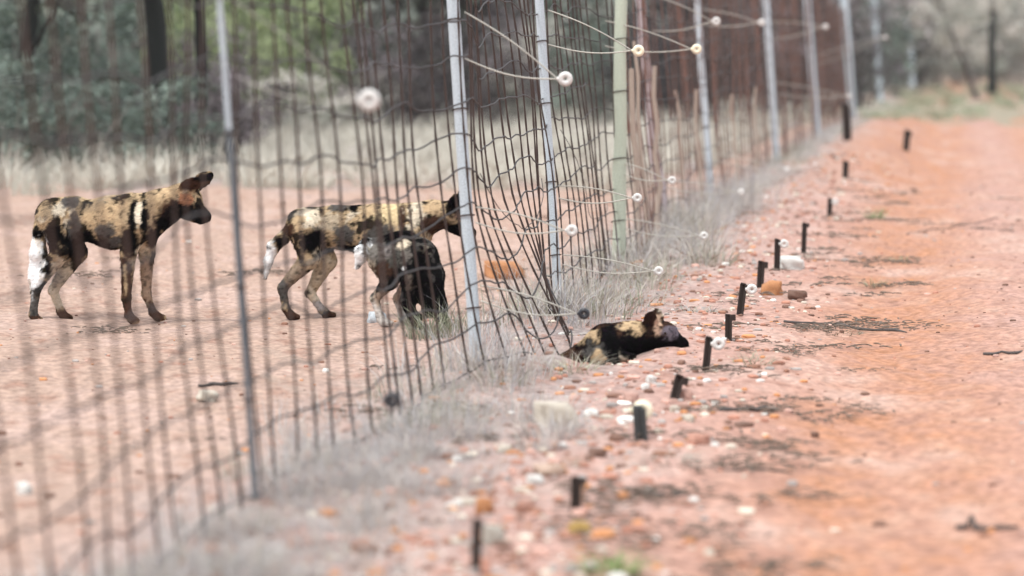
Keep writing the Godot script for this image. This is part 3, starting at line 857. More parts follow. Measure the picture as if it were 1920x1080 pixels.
func build_stones() -> void:
	var kinds: Array[ArrayMesh] = []
	for k in 7: kinds.append(stone_mesh(60 + k))
	# [px x, px y of the foot, width px, height px, colour, label]
	var W := Color(0.80, 0.78, 0.74)
	var Cm := Color(0.62, 0.55, 0.46)
	var Or := Color(0.55, 0.25, 0.11)
	var Pk := Color(0.56, 0.34, 0.28)
	var Br := Color(0.20, 0.11, 0.08)
	var rows := [[1482, 500, 52, 26, W, "bright white flat stone beside the straight stake"], [1447, 552, 42, 28, Or, "orange stone between the two middle stakes"], [1495, 560, 38, 17, Br, "dark brown flat stone right of the orange stone"],
		[1042, 800, 84, 52, Cm, "largest pale grey rock at the foot of the netting"], [1107, 783, 28, 18, W, "small white stone right of the largest pale rock"], [1183, 756, 30, 22, Pk, "pink stone behind the stubby grey stake"], [1287, 748, 26, 20, Pk, "pink stone under the low slanting stake"],
		[1220, 716, 20, 14, W, "small white stone nearest below the crawling dog"], [1210, 730, 18, 12, W, "small white pebble just below another white stone, left of the low stake"], [908, 958, 34, 32, Or, "bright orange stone behind the nearest stake"], [926, 1018, 44, 38, Color(0.5, 0.46, 0.40), "grey rounded stone right of the nearest stake"],
		[858, 952, 18, 16, W, "small white stone left of the nearest stake"], [1310, 832, 44, 20, Color(0.52, 0.27, 0.2), "reddish flat stone right of the stubby stake"], [1290, 790, 26, 15, Cm, "cream stone right of the stubby stake, before the reddish one"], [1265, 772, 20, 13, Cm, "cream stone behind the stubby stake, left of another cream one"],
		[946, 848, 30, 16, Cm, "cream stone left among the litter, halfway to the netting"], [1030, 890, 60, 22, Color(0.58, 0.42, 0.33), "long buff stone left of the second stake"], [1003, 905, 34, 16, W, "whitish flat stone left of the long buff stone"], [1085, 1002, 44, 26, Color(0.42, 0.27, 0.08), "ochre clod below the second nearest stake"],
		[1120, 855, 36, 16, Br, "dark stone chip between stubby and second stakes"], [1168, 936, 26, 16, Or, "orange stone right of the second nearest stake"], [985, 960, 40, 24, Color(0.45, 0.24, 0.18), "reddish stone left of the second nearest stake, low"],
		[1395, 800, 40, 10, Br, "flat dark clod lying on the pale crust right of the low stake"], [1528, 820, 16, 12, Br, "small dark stone on the pale crust mid track"], [945, 520, 76, 34, Or, "orange earth clod behind the netting right of the second steel post"], [706, 604, 34, 22, Color(0.60, 0.64, 0.68), "pale bluish stone on the ground under the dark dog"],
		[390, 752, 40, 22, Cm, "pale stone behind the fence at lower left"], [45, 925, 30, 24, W, "whitish stone at far lower left"]]
	for k in rows.size():
		var r = rows[k]
		var foot := spot(r[0], r[1])
		var ppm := F / -foot.z
		var w: float = r[2] / ppm
		var h: float = r[3] / ppm
		var o := part("stone", kinds[k % kinds.size()], mat(Color.WHITE, 0.85), self)
		var m := mat((r[4] as Color).linear_to_srgb(), 0.85)
		m.albedo_texture = M.speckle
		m.uv1_triplanar = true
		m.uv1_world_triplanar = true
		m.uv1_scale = Vector3(6, 6, 6)
		m.normal_enabled = true
		m.normal_texture = M.pits
		o.material_override = m
		o.position = foot + Vector3(0, h * 0.28, 0)
		o.scale = Vector3(w * 0.52, h * 0.8, w * 0.45)
		o.rotation.y = rng.randf_range(-0.5, 0.5)
		tag(o, r[5], "stone", "loose stones along the fence")
	# gravel that nobody would count
	var spots := []
	var colors := []
	for k in 7000:
		var d := 6.8 + 26.0 * pow(rng.randf(), 1.6)
		var u := rng.randf()
		var sx: float
		if u < 0.5: sx = absf(rng.randfn(0.75, 0.4))
		elif u < 0.8: sx = rng.randf_range(0.3, 4.5)
		else: sx = rng.randf_range(-4.5, 0.2)
		var x := fence_x(d) + sx
		if absf(x) > d * 0.22 + 0.3: continue
		if u >= 0.5 and rng.randf() < 0.8 * bump(sx - 1.85, 0.4): continue
		var big := 0.0045 + 0.013 * pow(rng.randf(), 4.0) + (0.014 * pow(rng.randf(), 3.0) if u < 0.5 else 0.0)
		var b := Basis(Vector3.UP, rng.randf() * TAU).scaled(Vector3(big * rng.randf_range(0.8, 1.5), big * rng.randf_range(0.5, 0.9), big))
		spots.append(Transform3D(b, ground_at(x, d, big * 0.2)))
		var c := [Pk, Or, Br, Cm, W, Color(0.42, 0.2, 0.14), Color(0.3, 0.15, 0.1), Color(0.36, 0.32, 0.30)]
		var pick := rng.randi() % 8
		if u >= 0.5 and (pick == 3 or pick == 4) and rng.randf() < 0.92: pick = 2
		if pick == 4 and rng.randf() < 0.7: pick = 5
		colors.append(c[pick] * rng.randf_range(0.75, 1.1))
	var gm := mat(Color.WHITE, 0.9, 0.0, true)
	var gr := many("gravel", stone_mesh(99, 0.2), gm, spots, colors)
	tag(gr, "loose red, cream and brown gravel scattered on the dirt", "gravel", "", "stuff")

func tuft_mesh(sd: int, blades: int, tall: float, spread: float, ca: Color, cb: Color, wide := 0.004) -> ArrayMesh:
	var r := RandomNumberGenerator.new()
	r.seed = sd
	var g := Geo.new()
	for k in blades:
		var a := r.randf() * TAU
		var rr := spread * 0.45 * sqrt(r.randf())
		var p := Vector3(cos(a) * rr, -0.01, sin(a) * rr)
		var dir := Vector3(cos(a + r.randf_range(-1, 1)), 0, sin(a + r.randf_range(-1, 1))) * r.randf_range(0.1, 1.0)
		var h := tall * r.randf_range(0.35, 1.0)
		var c := ca.lerp(cb, r.randf())
		var side := Vector3(-dir.z, 0, dir.x).normalized().rotated(Vector3.UP, r.randf_range(-1.2, 1.2))
		var w := wide * r.randf_range(0.6, 1.3)
		var prev := p
		var steps := 4
		for j in steps:
			var t := float(j + 1) / steps
			var nxt := p + Vector3.UP * h * (t - 0.28 * t * t * dir.length()) + dir * spread * t * t * 0.9
			var w0 := w * (1.0 - float(j) / steps)
			var w1 := w * (1.0 - t)
			var nn := (nxt - prev).cross(side).normalized()
			g.tri(prev - side * w0, prev + side * w0, nxt + side * w1, nn, c)
			if j < steps - 1: g.tri(prev - side * w0, nxt + side * w1, nxt - side * w1, nn, c)
			prev = nxt
	return g.mesh(true)

func build_grass() -> void:
	var gm := mat(Color.WHITE, 0.85, 0.0, true)
	gm.backlight_enabled = true
	gm.backlight = Color(0.25, 0.25, 0.22)
	M.blade = gm
	var straw := Color(0.52, 0.465, 0.405)
	var ash := Color(0.37, 0.36, 0.385)
	var olive := Color(0.20, 0.22, 0.15)
	var kinds := [tuft_mesh(1, 60, 0.24, 0.26, straw, ash, 0.0022), tuft_mesh(2, 50, 0.34, 0.32, straw, ash, 0.0022), tuft_mesh(3, 70, 0.15, 0.30, ash, straw, 0.0025), tuft_mesh(4, 55, 0.2, 0.25, olive, straw, 0.0025)]
	# dry grass and weed tangle at the foot of the fence
	for q in kinds.size():
		var spots := []
		for k in 115:
			var d := 5.6 + 42.0 * pow(rng.randf(), 1.5)
			var x := fence_x(d) + rng.randfn(0.12, 0.22)
			if d > 11.9 and d < 13.2 and x - fence_x(d) > 0.1: continue
			var sc := rng.randf_range(0.55, 1.25)
			if d < 10.5: sc *= 0.75
			if d > 13.5 and d < 25.0: sc *= 1.35
			spots.append(Transform3D(Basis(Vector3.UP, rng.randf() * TAU).scaled(Vector3(sc, sc * rng.randf_range(0.7, 1.2), sc)), ground_at(x, d)))
		if q == 0 or q == 2:
			for k in 42:
				var d := rng.randf_range(5.6, 11.0)
				var sc := rng.randf_range(0.5, 0.95)
				spots.append(Transform3D(Basis(Vector3.UP, rng.randf() * TAU).scaled(Vector3(sc, sc, sc)), ground_at(fence_x(d) + rng.randfn(0.16, 0.2), d)))
		tag(many("dry_grass", kinds[q], gm, spots), ["grey straw grass tangle along the fence foot", "taller straw coloured grass along the fence foot", "low ash grey grass mat along the fence foot", "olive tinged dry grass along the fence foot"][q], "grass", "", "stuff")
	# a band of pale dry grass before the thicket
	var far_spots := []
	for k in 900:
		var d := rng.randf_range(28.5, 58.0)
		var x := rng.randf_range(-0.24, 0.17) * d
		if x > fence_x(d) - 1.0: continue
		var sc := rng.randf_range(0.8, 2.2)
		far_spots.append(Transform3D(Basis(Vector3.UP, rng.randf() * TAU).scaled(Vector3(sc, sc, sc)), ground_at(x, d)))
	tag(many("pale_grass", tuft_mesh(9, 50, 0.32, 0.34, Color(0.60, 0.55, 0.48), Color(0.46, 0.45, 0.39), 0.006), gm, far_spots), "pale dry grass band growing in front of the thicket", "grass", "", "stuff")
	var verge := []
	for k in 420:
		var d := rng.randf_range(48.0, 120.0)
		var x := fence_x(d) + rng.randf_range(0.2, 12.0)
		var sc := rng.randf_range(0.8, 1.8)
		if d < 58.0 and x - fence_x(d) > 1.5: continue
		verge.append(Transform3D(Basis(Vector3.UP, rng.randf() * TAU).scaled(Vector3(sc, sc, sc)), ground_at(x, d)))
	tag(many("verge_grass", tuft_mesh(10, 45, 0.22, 0.36, Color(0.24, 0.28, 0.17), Color(0.38, 0.36, 0.28), 0.008), gm, verge), "green and straw grass across the far end of the track", "grass", "", "stuff")
	# short broken twigs and leaf litter lying about
	var tw := Geo.new()
	var lr := RandomNumberGenerator.new()
	lr.seed = 77
	for k in 26:
		var p := Vector3(lr.randfn() * 0.09, 0.004 + lr.randf() * 0.012, lr.randfn() * 0.06)
		var a := lr.randf() * TAU
		var e := Vector3(cos(a), lr.randf_range(-0.08, 0.12), sin(a)) * lr.randf_range(0.02, 0.075)
		tw.tube([p - e * 0.5, p + Vector3(0, 0.003, 0.004), p + e * 0.5], [0.0028, 0.0034, 0.0015], 5)
	var mats := []
	for k in 150:
		var d := 7.0 + 22.0 * pow(rng.randf(), 1.4)
		var sx := rng.randf_range(0.95, 1.75) if rng.randf() < 0.62 else (rng.randf_range(-4.0, 0.5) if rng.randf() < 0.7 else rng.randf_range(1.7, 5.0))
		var sc := rng.randf_range(0.45, 1.25)
		mats.append(Transform3D(Basis(Vector3.UP, rng.randf() * TAU).scaled(Vector3(sc * 1.3, sc, sc)), ground_at(fence_x(d) + sx, d)))
	for r in [[1470, 1740, 614, 15], [1345, 1475, 771, 4], [1185, 1320, 926, 3], [1340, 1515, 883, 3], [1345, 1450, 832, 4], [1560, 1720, 412, 10], [1600, 1740, 488, 5], [1480, 1560, 662, 3], [1590, 1720, 534, 5], [1700, 1919, 425, 6]]:
		for k in int(r[3]):
			var p := spot(lerpf(r[0], r[1], rng.randf()), r[2] + rng.randfn() * 3.5)
			var sc := rng.randf_range(0.5, 1.0)
			mats.append(Transform3D(Basis(Vector3.UP, rng.randf() * TAU).scaled(Vector3(sc * 1.2, sc, sc)), p))
	tag(many("twig_litter", tw.mesh(), M.litter, mats), "broken dark twigs and litter strewn over the dirt", "litter", "", "stuff")
	# single tufts
	var green := Color(0.10, 0.24, 0.06)
	var rows := [[1150, 1078, 0.10, 0.17, 120, green, Color(0.16, 0.30, 0.08), "bright green grass tuft at the bottom edge of the track"], [1640, 408, 0.16, 0.20, 90, Color(0.16, 0.26, 0.09), Color(0.25, 0.27, 0.16), "green tuft on the track's far left edge"],
		[1690, 490, 0.07, 0.26, 70, Color(0.2, 0.24, 0.12), Color(0.32, 0.28, 0.2), "low olive tuft on the track behind another tuft"], [1640, 536, 0.10, 0.22, 80, Color(0.17, 0.2, 0.11), Color(0.3, 0.27, 0.2), "olive tuft on the track right of the brown stone"], [1560, 620, 0.05, 0.36, 90, Color(0.12, 0.13, 0.08), Color(0.2, 0.18, 0.13), "flat dark mossy tuft on the track beyond the crawling dog's nose"],
		[1412, 682, 0.09, 0.22, 80, Color(0.25, 0.26, 0.17), Color(0.36, 0.32, 0.26), "scruffy grey green tuft right of the thin stake"], [1250, 868, 0.06, 0.26, 80, Color(0.28, 0.28, 0.24), Color(0.38, 0.34, 0.3), "flat grey tuft right of the stubby stake"],
		[806, 634, 0.26, 0.30, 190, Color(0.10, 0.13, 0.07), Color(0.33, 0.32, 0.24), "tall dark weed clump hiding the lowered dog's head"], [856, 622, 0.24, 0.24, 90, Color(0.14, 0.17, 0.10), Color(0.36, 0.34, 0.26), "weed clump just left of the second steel post"], [1090, 668, 0.11, 0.22, 60, straw, Color(0.25, 0.25, 0.16), "straw tuft lying over the crawling dog's back"],
		[1070, 690, 0.12, 0.28, 110, straw, Color(0.3, 0.3, 0.2), "low straw tuft at the crawling dog's left side below the netting"], [1035, 812, 0.13, 0.26, 80, straw, ash, "straw wisps in front of the largest pale rock"], [1300, 585, 0.08, 0.3, 80, ash, olive, "grey green mat beyond the crawling dog's head"], [60, 365, 0.5, 0.5, 140, Color(0.5, 0.52, 0.46), Color(0.4, 0.42, 0.36), "pale grass clump behind the standing dog's tail"]]
	for k in rows.size():
		var r = rows[k]
		var p := spot(r[0], r[1])
		var o := part("grass_tuft", tuft_mesh(200 + k, r[4], r[2], r[3], r[5], r[6], 0.0032 if -p.z < 30.0 else 0.012), gm, self)
		o.position = p
		tag(o, r[7], "grass tuft", "single tufts of grass")
	# sticks: [points in px, radius, label]
	for r in [[[[1795, 992], [1822, 990], [1850, 996], [1930, 988]], 0.010, "bent grey stick lying on the track at lower right", 0.03], [[[1845, 668], [1880, 662], [1930, 668]], 0.009, "thin dark twig on the track at right edge", 0.0],
		[[[372, 726], [400, 722], [462, 720]], 0.010, "dark stick on the dirt behind the fence, beside a pale stone", 0.0], [[[1350, 772], [1400, 769], [1470, 774]], 0.012, "dark broken twig on the crust right of the low stake", 0.0], [[[1345, 884], [1420, 882], [1510, 886]], 0.006, "thin straight twig on the track crust", 0.0],
		[[[1470, 604], [1560, 610], [1640, 620], [1720, 622]], 0.009, "long dark root crossing the track beyond the crawling dog", 0.0], [[[1700, 440], [1800, 424], [1920, 408]], 0.006, "faint long twig on the far track", 0.0], [[[1190, 925], [1250, 930], [1310, 926]], 0.008, "grey twig on the crust right of the second stake", 0.0]]:
		var pts := []
		var rad := []
		var p0 := spot(r[0][0][0], r[0][0][1])
		for j in r[0].size() - 1:
			for t in 4:
				var a := spot(lerpf(r[0][j][0], r[0][j + 1][0], t / 4.0), lerpf(r[0][j][1], r[0][j + 1][1], t / 4.0))
				pts.append(a + Vector3(0, r[1] * 0.6 + (r[3] if j == 1 and t == 0 else 0.0), n_mid.get_noise_2d(a.x * 20.0, a.z) * 0.03) - p0)
				rad.append(r[1] * rng.randf_range(0.6, 1.15))
		rad[rad.size() - 1] = r[1] * 0.3
		var g := Geo.new()
		g.tube(pts, rad, 7)
		var o := part("stick", g.mesh(), M.bark, self)
		o.position = p0
		tag(o, r[2], "stick", "sticks lying on the ground")

# ---------------------------------------------------------------- bush and trees
func crown_mesh(sd: int, size: Vector3, lift: float, clumps: int, leaves: int, leaf: float, ca: Color, cb: Color, hollow := 0.2) -> ArrayMesh:
	var r := RandomNumberGenerator.new()
	r.seed = sd
	var g := Geo.new()
	for k in clumps:
		var dir := Vector3(r.randfn(), r.randfn(), r.randfn()).normalized()
		var c := dir * lerpf(hollow, 1.0, sqrt(r.randf())) * size
		c.y += lift
		var rad := minf(size.x, size.y) * r.randf_range(0.16, 0.34)
		var tone := r.randf()
		for j in leaves:
			var p := c + Vector3(r.randfn(), r.randfn() * 0.8, r.randfn()) * rad * 0.6
			if p.y < 0.03: continue
			var d := Vector3(r.randfn(), r.randfn(), r.randfn()).normalized()
			var s := d.cross(Vector3(r.randfn(), r.randfn(), r.randfn())).normalized()
			var l := leaf * r.randf_range(0.6, 1.4)
			g.leaf(p, d, s, l, l * r.randf_range(0.35, 0.7), ca.lerp(cb, clampf(tone * 0.8 + r.randf() * 0.3 - 0.05, 0.0, 1.0)))
	return g.mesh(true)

func stems_mesh(sd: int, count: int, tall: float, spread: float, thick: float) -> ArrayMesh:
	var r := RandomNumberGenerator.new()
	r.seed = sd
	var g := Geo.new()
	for k in count:
		var a := r.randf() * TAU
		var p := Vector3(cos(a), 0, sin(a)) * spread * 0.3 * sqrt(r.randf())
		var d := Vector3(cos(a) * r.randf_range(0.05, 0.6), 1.0, sin(a) * r.randf_range(0.05, 0.6)).normalized()
		var pts := [p - Vector3(0, 0.1, 0)]
		var rad := [thick * r.randf_range(0.6, 1.2)]
		var l := tall * r.randf_range(0.5, 1.0)
		for j in 6:
			d = (d + Vector3(r.randfn() * 0.16, r.randfn() * 0.05, r.randfn() * 0.16)).normalized()
			pts.append((pts[j] as Vector3) + d * l / 6.0)
			rad.append(rad[0] * (1.0 - (j + 1) / 6.8))
			if j > 1:
				var e := (d + Vector3(r.randfn(), r.randfn() * 0.4, r.randfn()) * 0.7).normalized()
				g.tube([pts[j + 1], (pts[j + 1] as Vector3) + e * l * 0.15, (pts[j + 1] as Vector3) + e * l * 0.3 + Vector3(0, l * 0.04, 0)], [rad[j + 1] * 0.6, rad[j + 1] * 0.45, rad[j + 1] * 0.15], 4, Color.WHITE, false)
		g.tube(pts, rad, 5, Color.WHITE, false)
	return g.mesh()

func trunk_mesh(sd: int, tall: float, foot: float, slant: float, limbs: int, first: float) -> ArrayMesh:
	var r := RandomNumberGenerator.new()
	r.seed = sd
	var g := Geo.new()
	var pts := []
	var rad := []
	for k in 11:
		var t := k / 10.0
		pts.append(Vector3(slant * tall * t + r.randfn() * 0.03, tall * t - 0.15, r.randfn() * 0.03))
		rad.append(foot * (1.0 - 0.72 * t) * (1.35 if k == 0 else 1.0))
	g.tube(pts, rad, 10)
	for k in limbs:
		var t := lerpf(first, 0.95, float(k) / maxf(limbs - 1, 1))
		var p: Vector3 = pts[int(t * 10)]
		var a := r.randf() * TAU
		var d := Vector3(cos(a), r.randf_range(0.25, 0.9), sin(a)).normalized()
		var l := tall * r.randf_range(0.18, 0.34)
		var lp := [p]
		var lr := [foot * (1.0 - 0.72 * t) * 0.55]
		for j in 5:
			d = (d + Vector3(r.randfn() * 0.2, r.randfn() * 0.15, r.randfn() * 0.2)).normalized()
			lp.append((lp[j] as Vector3) + d * l / 5.0)
			lr.append(lr[0] * (1.0 - (j + 1) / 5.6))
		g.tube(lp, lr, 6)
	return g.mesh()

func build_bush() -> void:
	var lm := mat(Color.WHITE, 0.7, 0.0, true)
	lm.backlight_enabled = true
	lm.backlight = Color(0.35, 0.4, 0.3)
	# shared kinds: grey green thorn scrub, fresh green, mauve brown bare scrub, dark scrub, pale far scrub
	var pal := {
		"grey": [Color(0.03, 0.048, 0.038), Color(0.25, 0.31, 0.265)],
		"green": [Color(0.10, 0.15, 0.06), Color(0.36, 0.41, 0.22)],
		"mauve": [Color(0.035, 0.027, 0.03), Color(0.27, 0.225, 0.245)],
		"dark": [Color(0.015, 0.014, 0.016), Color(0.11, 0.09, 0.09)],
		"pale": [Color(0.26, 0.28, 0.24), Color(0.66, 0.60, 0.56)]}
	var crowns := {}
	var i := 0
	for k in pal:
		crowns[k] = []
		for v in 2:
			i += 1
			crowns[k].append(crown_mesh(300 + i, Vector3(1.25, 1.15, 1.0), 1.25, 34 if k != "mauve" else 24, 90, 0.10, pal[k][0], pal[k][1]))
	var stems := [stems_mesh(400, 16, 2.4, 1.2, 0.030), stems_mesh(401, 22, 2.8, 1.4, 0.026)]
	# bushes: [px x, distance, width m, height m, kind, label]
	var rows := [
		[305, 33.2, 1.9, 1.25, "grey", "low grey green scrub at the foot of the thick dark trunk"], [150, 32.6, 1.8, 1.2, "grey", "low grey green scrub above the standing dog's rump"], [15, 32.2, 1.8, 1.5, "grey", "low grey green scrub at the foot of the slanting dark tree"], [410, 34, 1.5, 1.2, "mauve", "low mauve scrub left behind the nearest steel post"],
		[-20, 37, 2.2, 2.4, "grey", "grey green thorn bush at the far left edge"], [90, 36, 2.0, 2.1, "grey", "grey green thorn bush left of the dark trunk, second from the left edge"], [190, 38, 2.0, 2.4, "grey", "grey green thorn bush above the standing dog's back"],
		[330, 36, 1.6, 1.4, "mauve", "low mauve brown scrub above the standing dog's head"], [270, 42, 2.2, 2.8, "grey", "tall grey green bush around the thick dark trunk"], [420, 40, 1.8, 1.9, "mauve", "bare mauve scrub behind the nearest steel post"],
		[470, 47, 2.2, 2.9, "green", "fresh green bush right of the nearest steel post"], [560, 44, 1.7, 1.2, "pale", "pale grey bush between the first two steel posts"], [660, 50, 2.0, 1.3, "pale", "pale bush under the yellow green bush"], [585, 49, 2.4, 3.0, "green", "yellow green bush midway between the first two steel posts"], [340, 41, 1.4, 2.8, "green", "narrow green bush between the two dark trunks"], [740, 48, 2.0, 2.0, "mauve", "mauve brown scrub left of the second steel post"],
		[830, 46, 1.9, 2.3, "dark", "dark scrub directly behind the second steel post"], [930, 50, 2.0, 2.2, "mauve", "mauve scrub between second and third steel posts"], [1010, 56, 2.2, 2.4, "pale", "pale grey green bush behind the third steel post"], [1110, 54, 2.2, 2.2, "grey", "grey bush left of the green wooden pole"],
		[1215, 52, 2.0, 2.5, "dark", "dark bush right behind the slanting wooden pole"], [1290, 50, 1.9, 2.1, "dark", "dark bush right of the slanting wooden pole"], [1370, 54, 2.2, 2.5, "dark", "dark bush behind the paired insulators"], [1450, 62, 2.4, 2.8, "mauve", "mauve bush behind the bright steel post right of centre"],
		[1530, 64, 2.6, 3.0, "dark", "dark bush between the far steel posts"], [1600, 72, 2.6, 3.0, "mauve", "mauve brown bush at the far end of the fence"], [1660, 88, 2.8, 3.4, "grey", "grey bush where the fence meets the track's end"],
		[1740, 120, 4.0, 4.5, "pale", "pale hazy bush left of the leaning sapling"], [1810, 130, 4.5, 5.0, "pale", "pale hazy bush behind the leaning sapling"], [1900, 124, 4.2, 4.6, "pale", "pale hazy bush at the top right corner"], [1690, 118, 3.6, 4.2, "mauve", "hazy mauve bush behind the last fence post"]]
	for k in rows.size():
		var r = rows[k]
		var o := base("bush", at_depth(r[0], r[1]), rng.randf() * TAU)
		part("stem", stems[k % 2], M.bark if r[4] in ["dark", "mauve"] else M.pale_bark, o).scale = Vector3(r[2] / 2.4, r[3] / 2.5, r[2] / 2.4)
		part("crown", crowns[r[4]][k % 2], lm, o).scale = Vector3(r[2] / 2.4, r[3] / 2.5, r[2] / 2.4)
		tag(o, r[5], "bush", "bushes of the thicket")
	# trees: [px x, distance, trunk radius, height, slant, crown kind, first limb, crown lift, label]
	var trees := [
		[18, 34, 0.13, 5.5, 0.12, "grey", 0.35, 3.4, "dark slanting tree at the far left edge"], [296, 35, 0.18, 6.5, 0.0, "grey", 0.4, 4.2, "thick dark tree trunk above the standing dog's back"], [386, 36, 0.09, 6.0, -0.02, "green", 0.4, 3.8, "slim dark tree just left of the nearest steel post"],
		[470, 56, 0.12, 6.0, 0.05, "green", 0.25, 3.0, "yellow green tree right of the nearest steel post"], [580, 58, 0.11, 5.5, -0.03, "green", 0.25, 2.9, "yellow green tree midway between the first two steel posts"], [790, 60, 0.14, 6.0, 0.03, "mauve", 0.3, 3.2, "mauve tree left of the second steel post"],
		[890, 62, 0.15, 6.5, 0.02, "dark", 0.3, 3.3, "dark tree right of the second steel post"], [1080, 70, 0.16, 7.0, -0.02, "grey", 0.35, 3.8, "grey tree behind the third steel post"], [1260, 66, 0.16, 6.0, 0.03, "dark", 0.3, 3.2, "dark tree behind the slanting wooden pole"],
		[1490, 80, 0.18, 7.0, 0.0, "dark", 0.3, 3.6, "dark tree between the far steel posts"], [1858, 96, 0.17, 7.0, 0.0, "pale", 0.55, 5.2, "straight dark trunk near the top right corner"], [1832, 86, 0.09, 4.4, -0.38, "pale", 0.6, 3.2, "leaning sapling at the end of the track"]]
	for k in trees.size():
		var r = trees[k]
		var o := base("tree", at_depth(r[0], r[1]))
		part("trunk", trunk_mesh(500 + k, r[3], r[2], r[4], 7, r[6]), M.dark_bark if k in [0, 1, 2, 10] else M.bark, o)
		var cr := part("crown", crowns[r[5]][k % 2], lm, o)
		cr.position = Vector3(r[4] * r[3] * 0.6, r[7] - 1.6, 0)
		cr.scale = Vector3(1.5, 1.45, 1.5) * (1.0 if r[3] > 5.0 else 0.7)
		tag(o, r[8], "tree", "trees of the thicket")
	# the wood behind, one mass
	var wc := crown_mesh(800, Vector3(2.2, 2.6, 1.6), 2.4, 40, 60, 0.24, Color(0.35, 0.42, 0.35), Color(1.0, 1.0, 1.0), 0.0)
	var spots := []
	var colors := []
	for k in 330:
		var u := rng.randf()
		var px := lerpf(-260.0, 2180.0, u)
		var d0 := 52.0 + 40.0 * smoothstep(400.0, 1500.0, px) + 70.0 * smoothstep(1560.0, 1720.0, px)
		var d := d0 + rng.randf() * 45.0
		var p := at_depth(px, d)
		var sc := rng.randf_range(0.8, 1.3) * (1.0 + d / 260.0)
		spots.append(Transform3D(Basis(Vector3.UP, rng.randf() * TAU).scaled(Vector3(sc, sc * rng.randf_range(0.8, 1.3), sc)), p))
		colors.append(Color(0.30, 0.34, 0.29).lerp(Color(0.40, 0.34, 0.35), rng.randf()) * rng.randf_range(0.55, 1.45))
	tag(many("woodland", wc, lm, spots, colors), "dim grey green bushveld wood closing the view behind the fence", "woodland", "", "stuff")

# ---------------------------------------------------------------- materials
func make_materials() -> void:
	M.speckle = grain_texture(71, 0.05, 0.74, 1.0)
	M.pits = relief_texture(73, 0.05, 6.0)
	var fur := mat(Color.WHITE, 0.8, 0.0, true)
	fur.metallic_specular = 0.05
	fur.normal_enabled = true
	fur.normal_texture = relief_texture(75, 0.09, 5.0)
	fur.normal_scale = 0.5
	fur.uv1_triplanar = true
	fur.uv1_scale = Vector3(4, 4, 4)
	M.fur = fur
	M.eye = mat(lin(0.02, 0.012, 0.008), 0.15)
	var weather := func(c: Color, rough: float, metal: float) -> StandardMaterial3D:
		var m := mat(c, rough, metal)
		m.albedo_texture = M.speckle
		m.uv1_triplanar = true
		m.uv1_world_triplanar = true
		m.uv1_scale = Vector3(5.0, 5.0, 5.0)
		return m
	M.steel = weather.call(lin(0.64, 0.72, 0.78), 0.45, 0.1)
	M.green = weather.call(lin(0.58, 0.64, 0.52), 0.85, 0.0)
	M.mauve = weather.call(lin(0.50, 0.43, 0.45), 0.9, 0.0)
	M.dropper = weather.call(lin(0.50, 0.40, 0.33), 0.9, 0.0)
	M.wire = weather.call(lin(0.050, 0.026, 0.019), 0.7, 0.05)
	M.rust_wire = weather.call(lin(0.085, 0.045, 0.033), 0.8, 0.0)
	M.sleeve = weather.call(lin(0.16, 0.185, 0.21), 0.7, 0.1)
	M.old_wire = weather.call(lin(0.19, 0.10, 0.078), 0.85, 0.0)
	M.line_wire = weather.call(lin(0.035, 0.03, 0.03), 0.6, 0.1)
	M.galvanised = weather.call(lin(0.55, 0.52, 0.46), 0.5, 0.3)
	M.insulator = weather.call(lin(0.80, 0.78, 0.75), 0.35, 0.0)
	M.cream_insulator = mat(lin(0.80, 0.72, 0.55), 0.35)
	M.black_insulator = mat(lin(0.02, 0.02, 0.025), 0.35)
	M.iron = weather.call(lin(0.040, 0.026, 0.021), 0.85, 0.05)
	M.grey_iron = weather.call(lin(0.075, 0.08, 0.08), 0.8, 0.1)
	M.litter = weather.call(lin(0.19, 0.145, 0.115), 0.95, 0.0)
	M.bark = weather.call(lin(0.10, 0.085, 0.08), 0.95, 0.0)
	M.dark_bark = weather.call(lin(0.02, 0.023, 0.02), 0.95, 0.0)
	M.pale_bark = weather.call(lin(0.34, 0.31, 0.29), 0.95, 0.0)

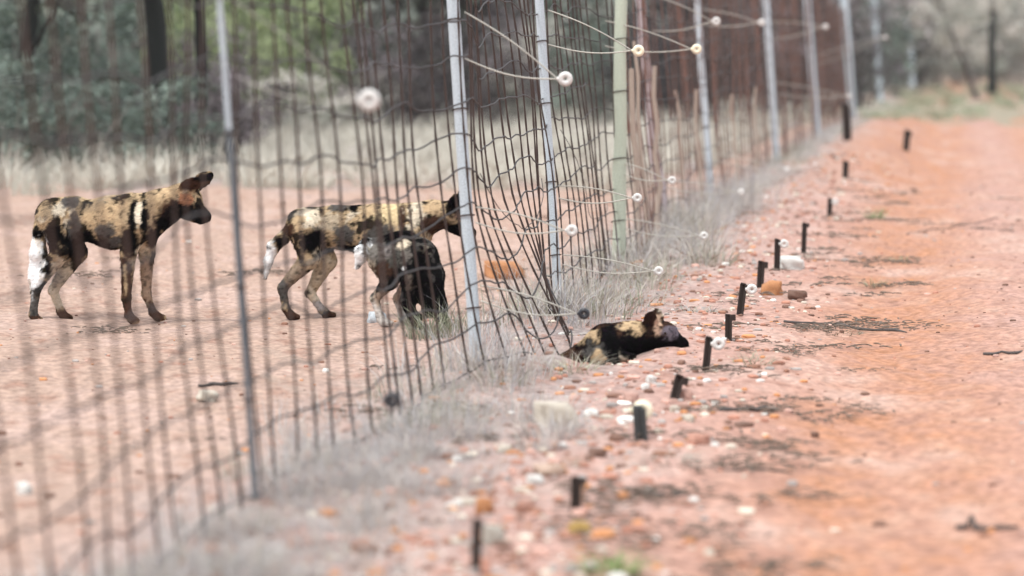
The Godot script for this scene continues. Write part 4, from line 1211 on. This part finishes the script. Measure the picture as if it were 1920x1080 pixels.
func _ready() -> void:
	rng.seed = 20240
	n_low.seed = 1; n_low.frequency = 0.22; n_low.fractal_octaves = 2
	n_mid.seed = 2; n_mid.frequency = 1.4; n_mid.fractal_octaves = 3
	n_fine.seed = 3; n_fine.frequency = 7.0; n_fine.fractal_octaves = 3
	n_slack.seed = 6; n_slack.frequency = 0.55; n_slack.fractal_octaves = 2; n_slack.fractal_gain = 0.35
	n_fur.seed = 4; n_fur.frequency = 34.0; n_fur.fractal_octaves = 2
	for p in [[-0.770, 8.23], [-0.134, 12.2], [0.300, 15.4], [0.74, 17.87], [1.26, 21.5], [1.95, 25.7], [3.33, 33.3], [4.96, 43.1], [7.5, 58.6], [11.2, 81.0], [16.9, 112.7]]:
		fence_pts.append(Vector2(p[0], p[1]))
	# camera: a long lens from a vehicle window, focused on the pack
	var cam := Camera3D.new()
	cam.name = "camera"
	var ca := CameraAttributesPhysical.new()
	ca.frustum_focal_length = 12.0 / (540.0 / F)
	ca.frustum_focus_distance = 14.2
	ca.exposure_aperture = 1.8
	ca.frustum_near = 0.1
	ca.frustum_far = 2000.0
	cam.attributes = ca
	cam.fov = rad_to_deg(2.0 * atan(540.0 / F))
	cam.near = 0.1
	cam.far = 2000.0
	cam.position = Vector3(0, EYE, 0)
	cam.rotation.x = -atan((540.0 - HORIZON) / F)
	add_child(cam)
	cam.current = true
	# overcast sky
	var env := Environment.new()
	env.background_mode = Environment.BG_SKY
	var sky := Sky.new()
	var sm := ProceduralSkyMaterial.new()
	sm.sky_top_color = Color(0.97, 0.985, 1.0)
	sm.sky_horizon_color = Color(0.66, 0.69, 0.73)
	sm.ground_horizon_color = Color(0.5, 0.42, 0.38)
	sm.ground_bottom_color = Color(0.45, 0.34, 0.28)
	sm.sky_curve = 0.35
	sky.sky_material = sm
	env.sky = sky
	env.tonemap_mode = Environment.TONE_MAPPER_LINEAR
	env.tonemap_exposure = 1.95
	env.fog_enabled = true
	env.fog_density = 0.0003
	env.fog_light_color = Color(0.92, 0.93, 0.95)
	env.sdfgi_enabled = true
	env.ssao_enabled = true
	env.ssil_enabled = true
	var we := WorldEnvironment.new()
	we.name = "sky"
	we.environment = env
	add_child(we)
	var sun := DirectionalLight3D.new()
	sun.name = "sun"
	sun.light_energy = 0.5
	sun.light_angular_distance = 12.0
	sun.light_color = Color(1.0, 0.99, 0.97)
	sun.shadow_enabled = true
	sun.rotation_degrees = Vector3(-62, -35, 0)
	add_child(sun)
	make_materials()
	build_ground()
	build_bush()
	build_fence()
	build_dogs()
	build_stakes()
	build_stones()
	build_grass()
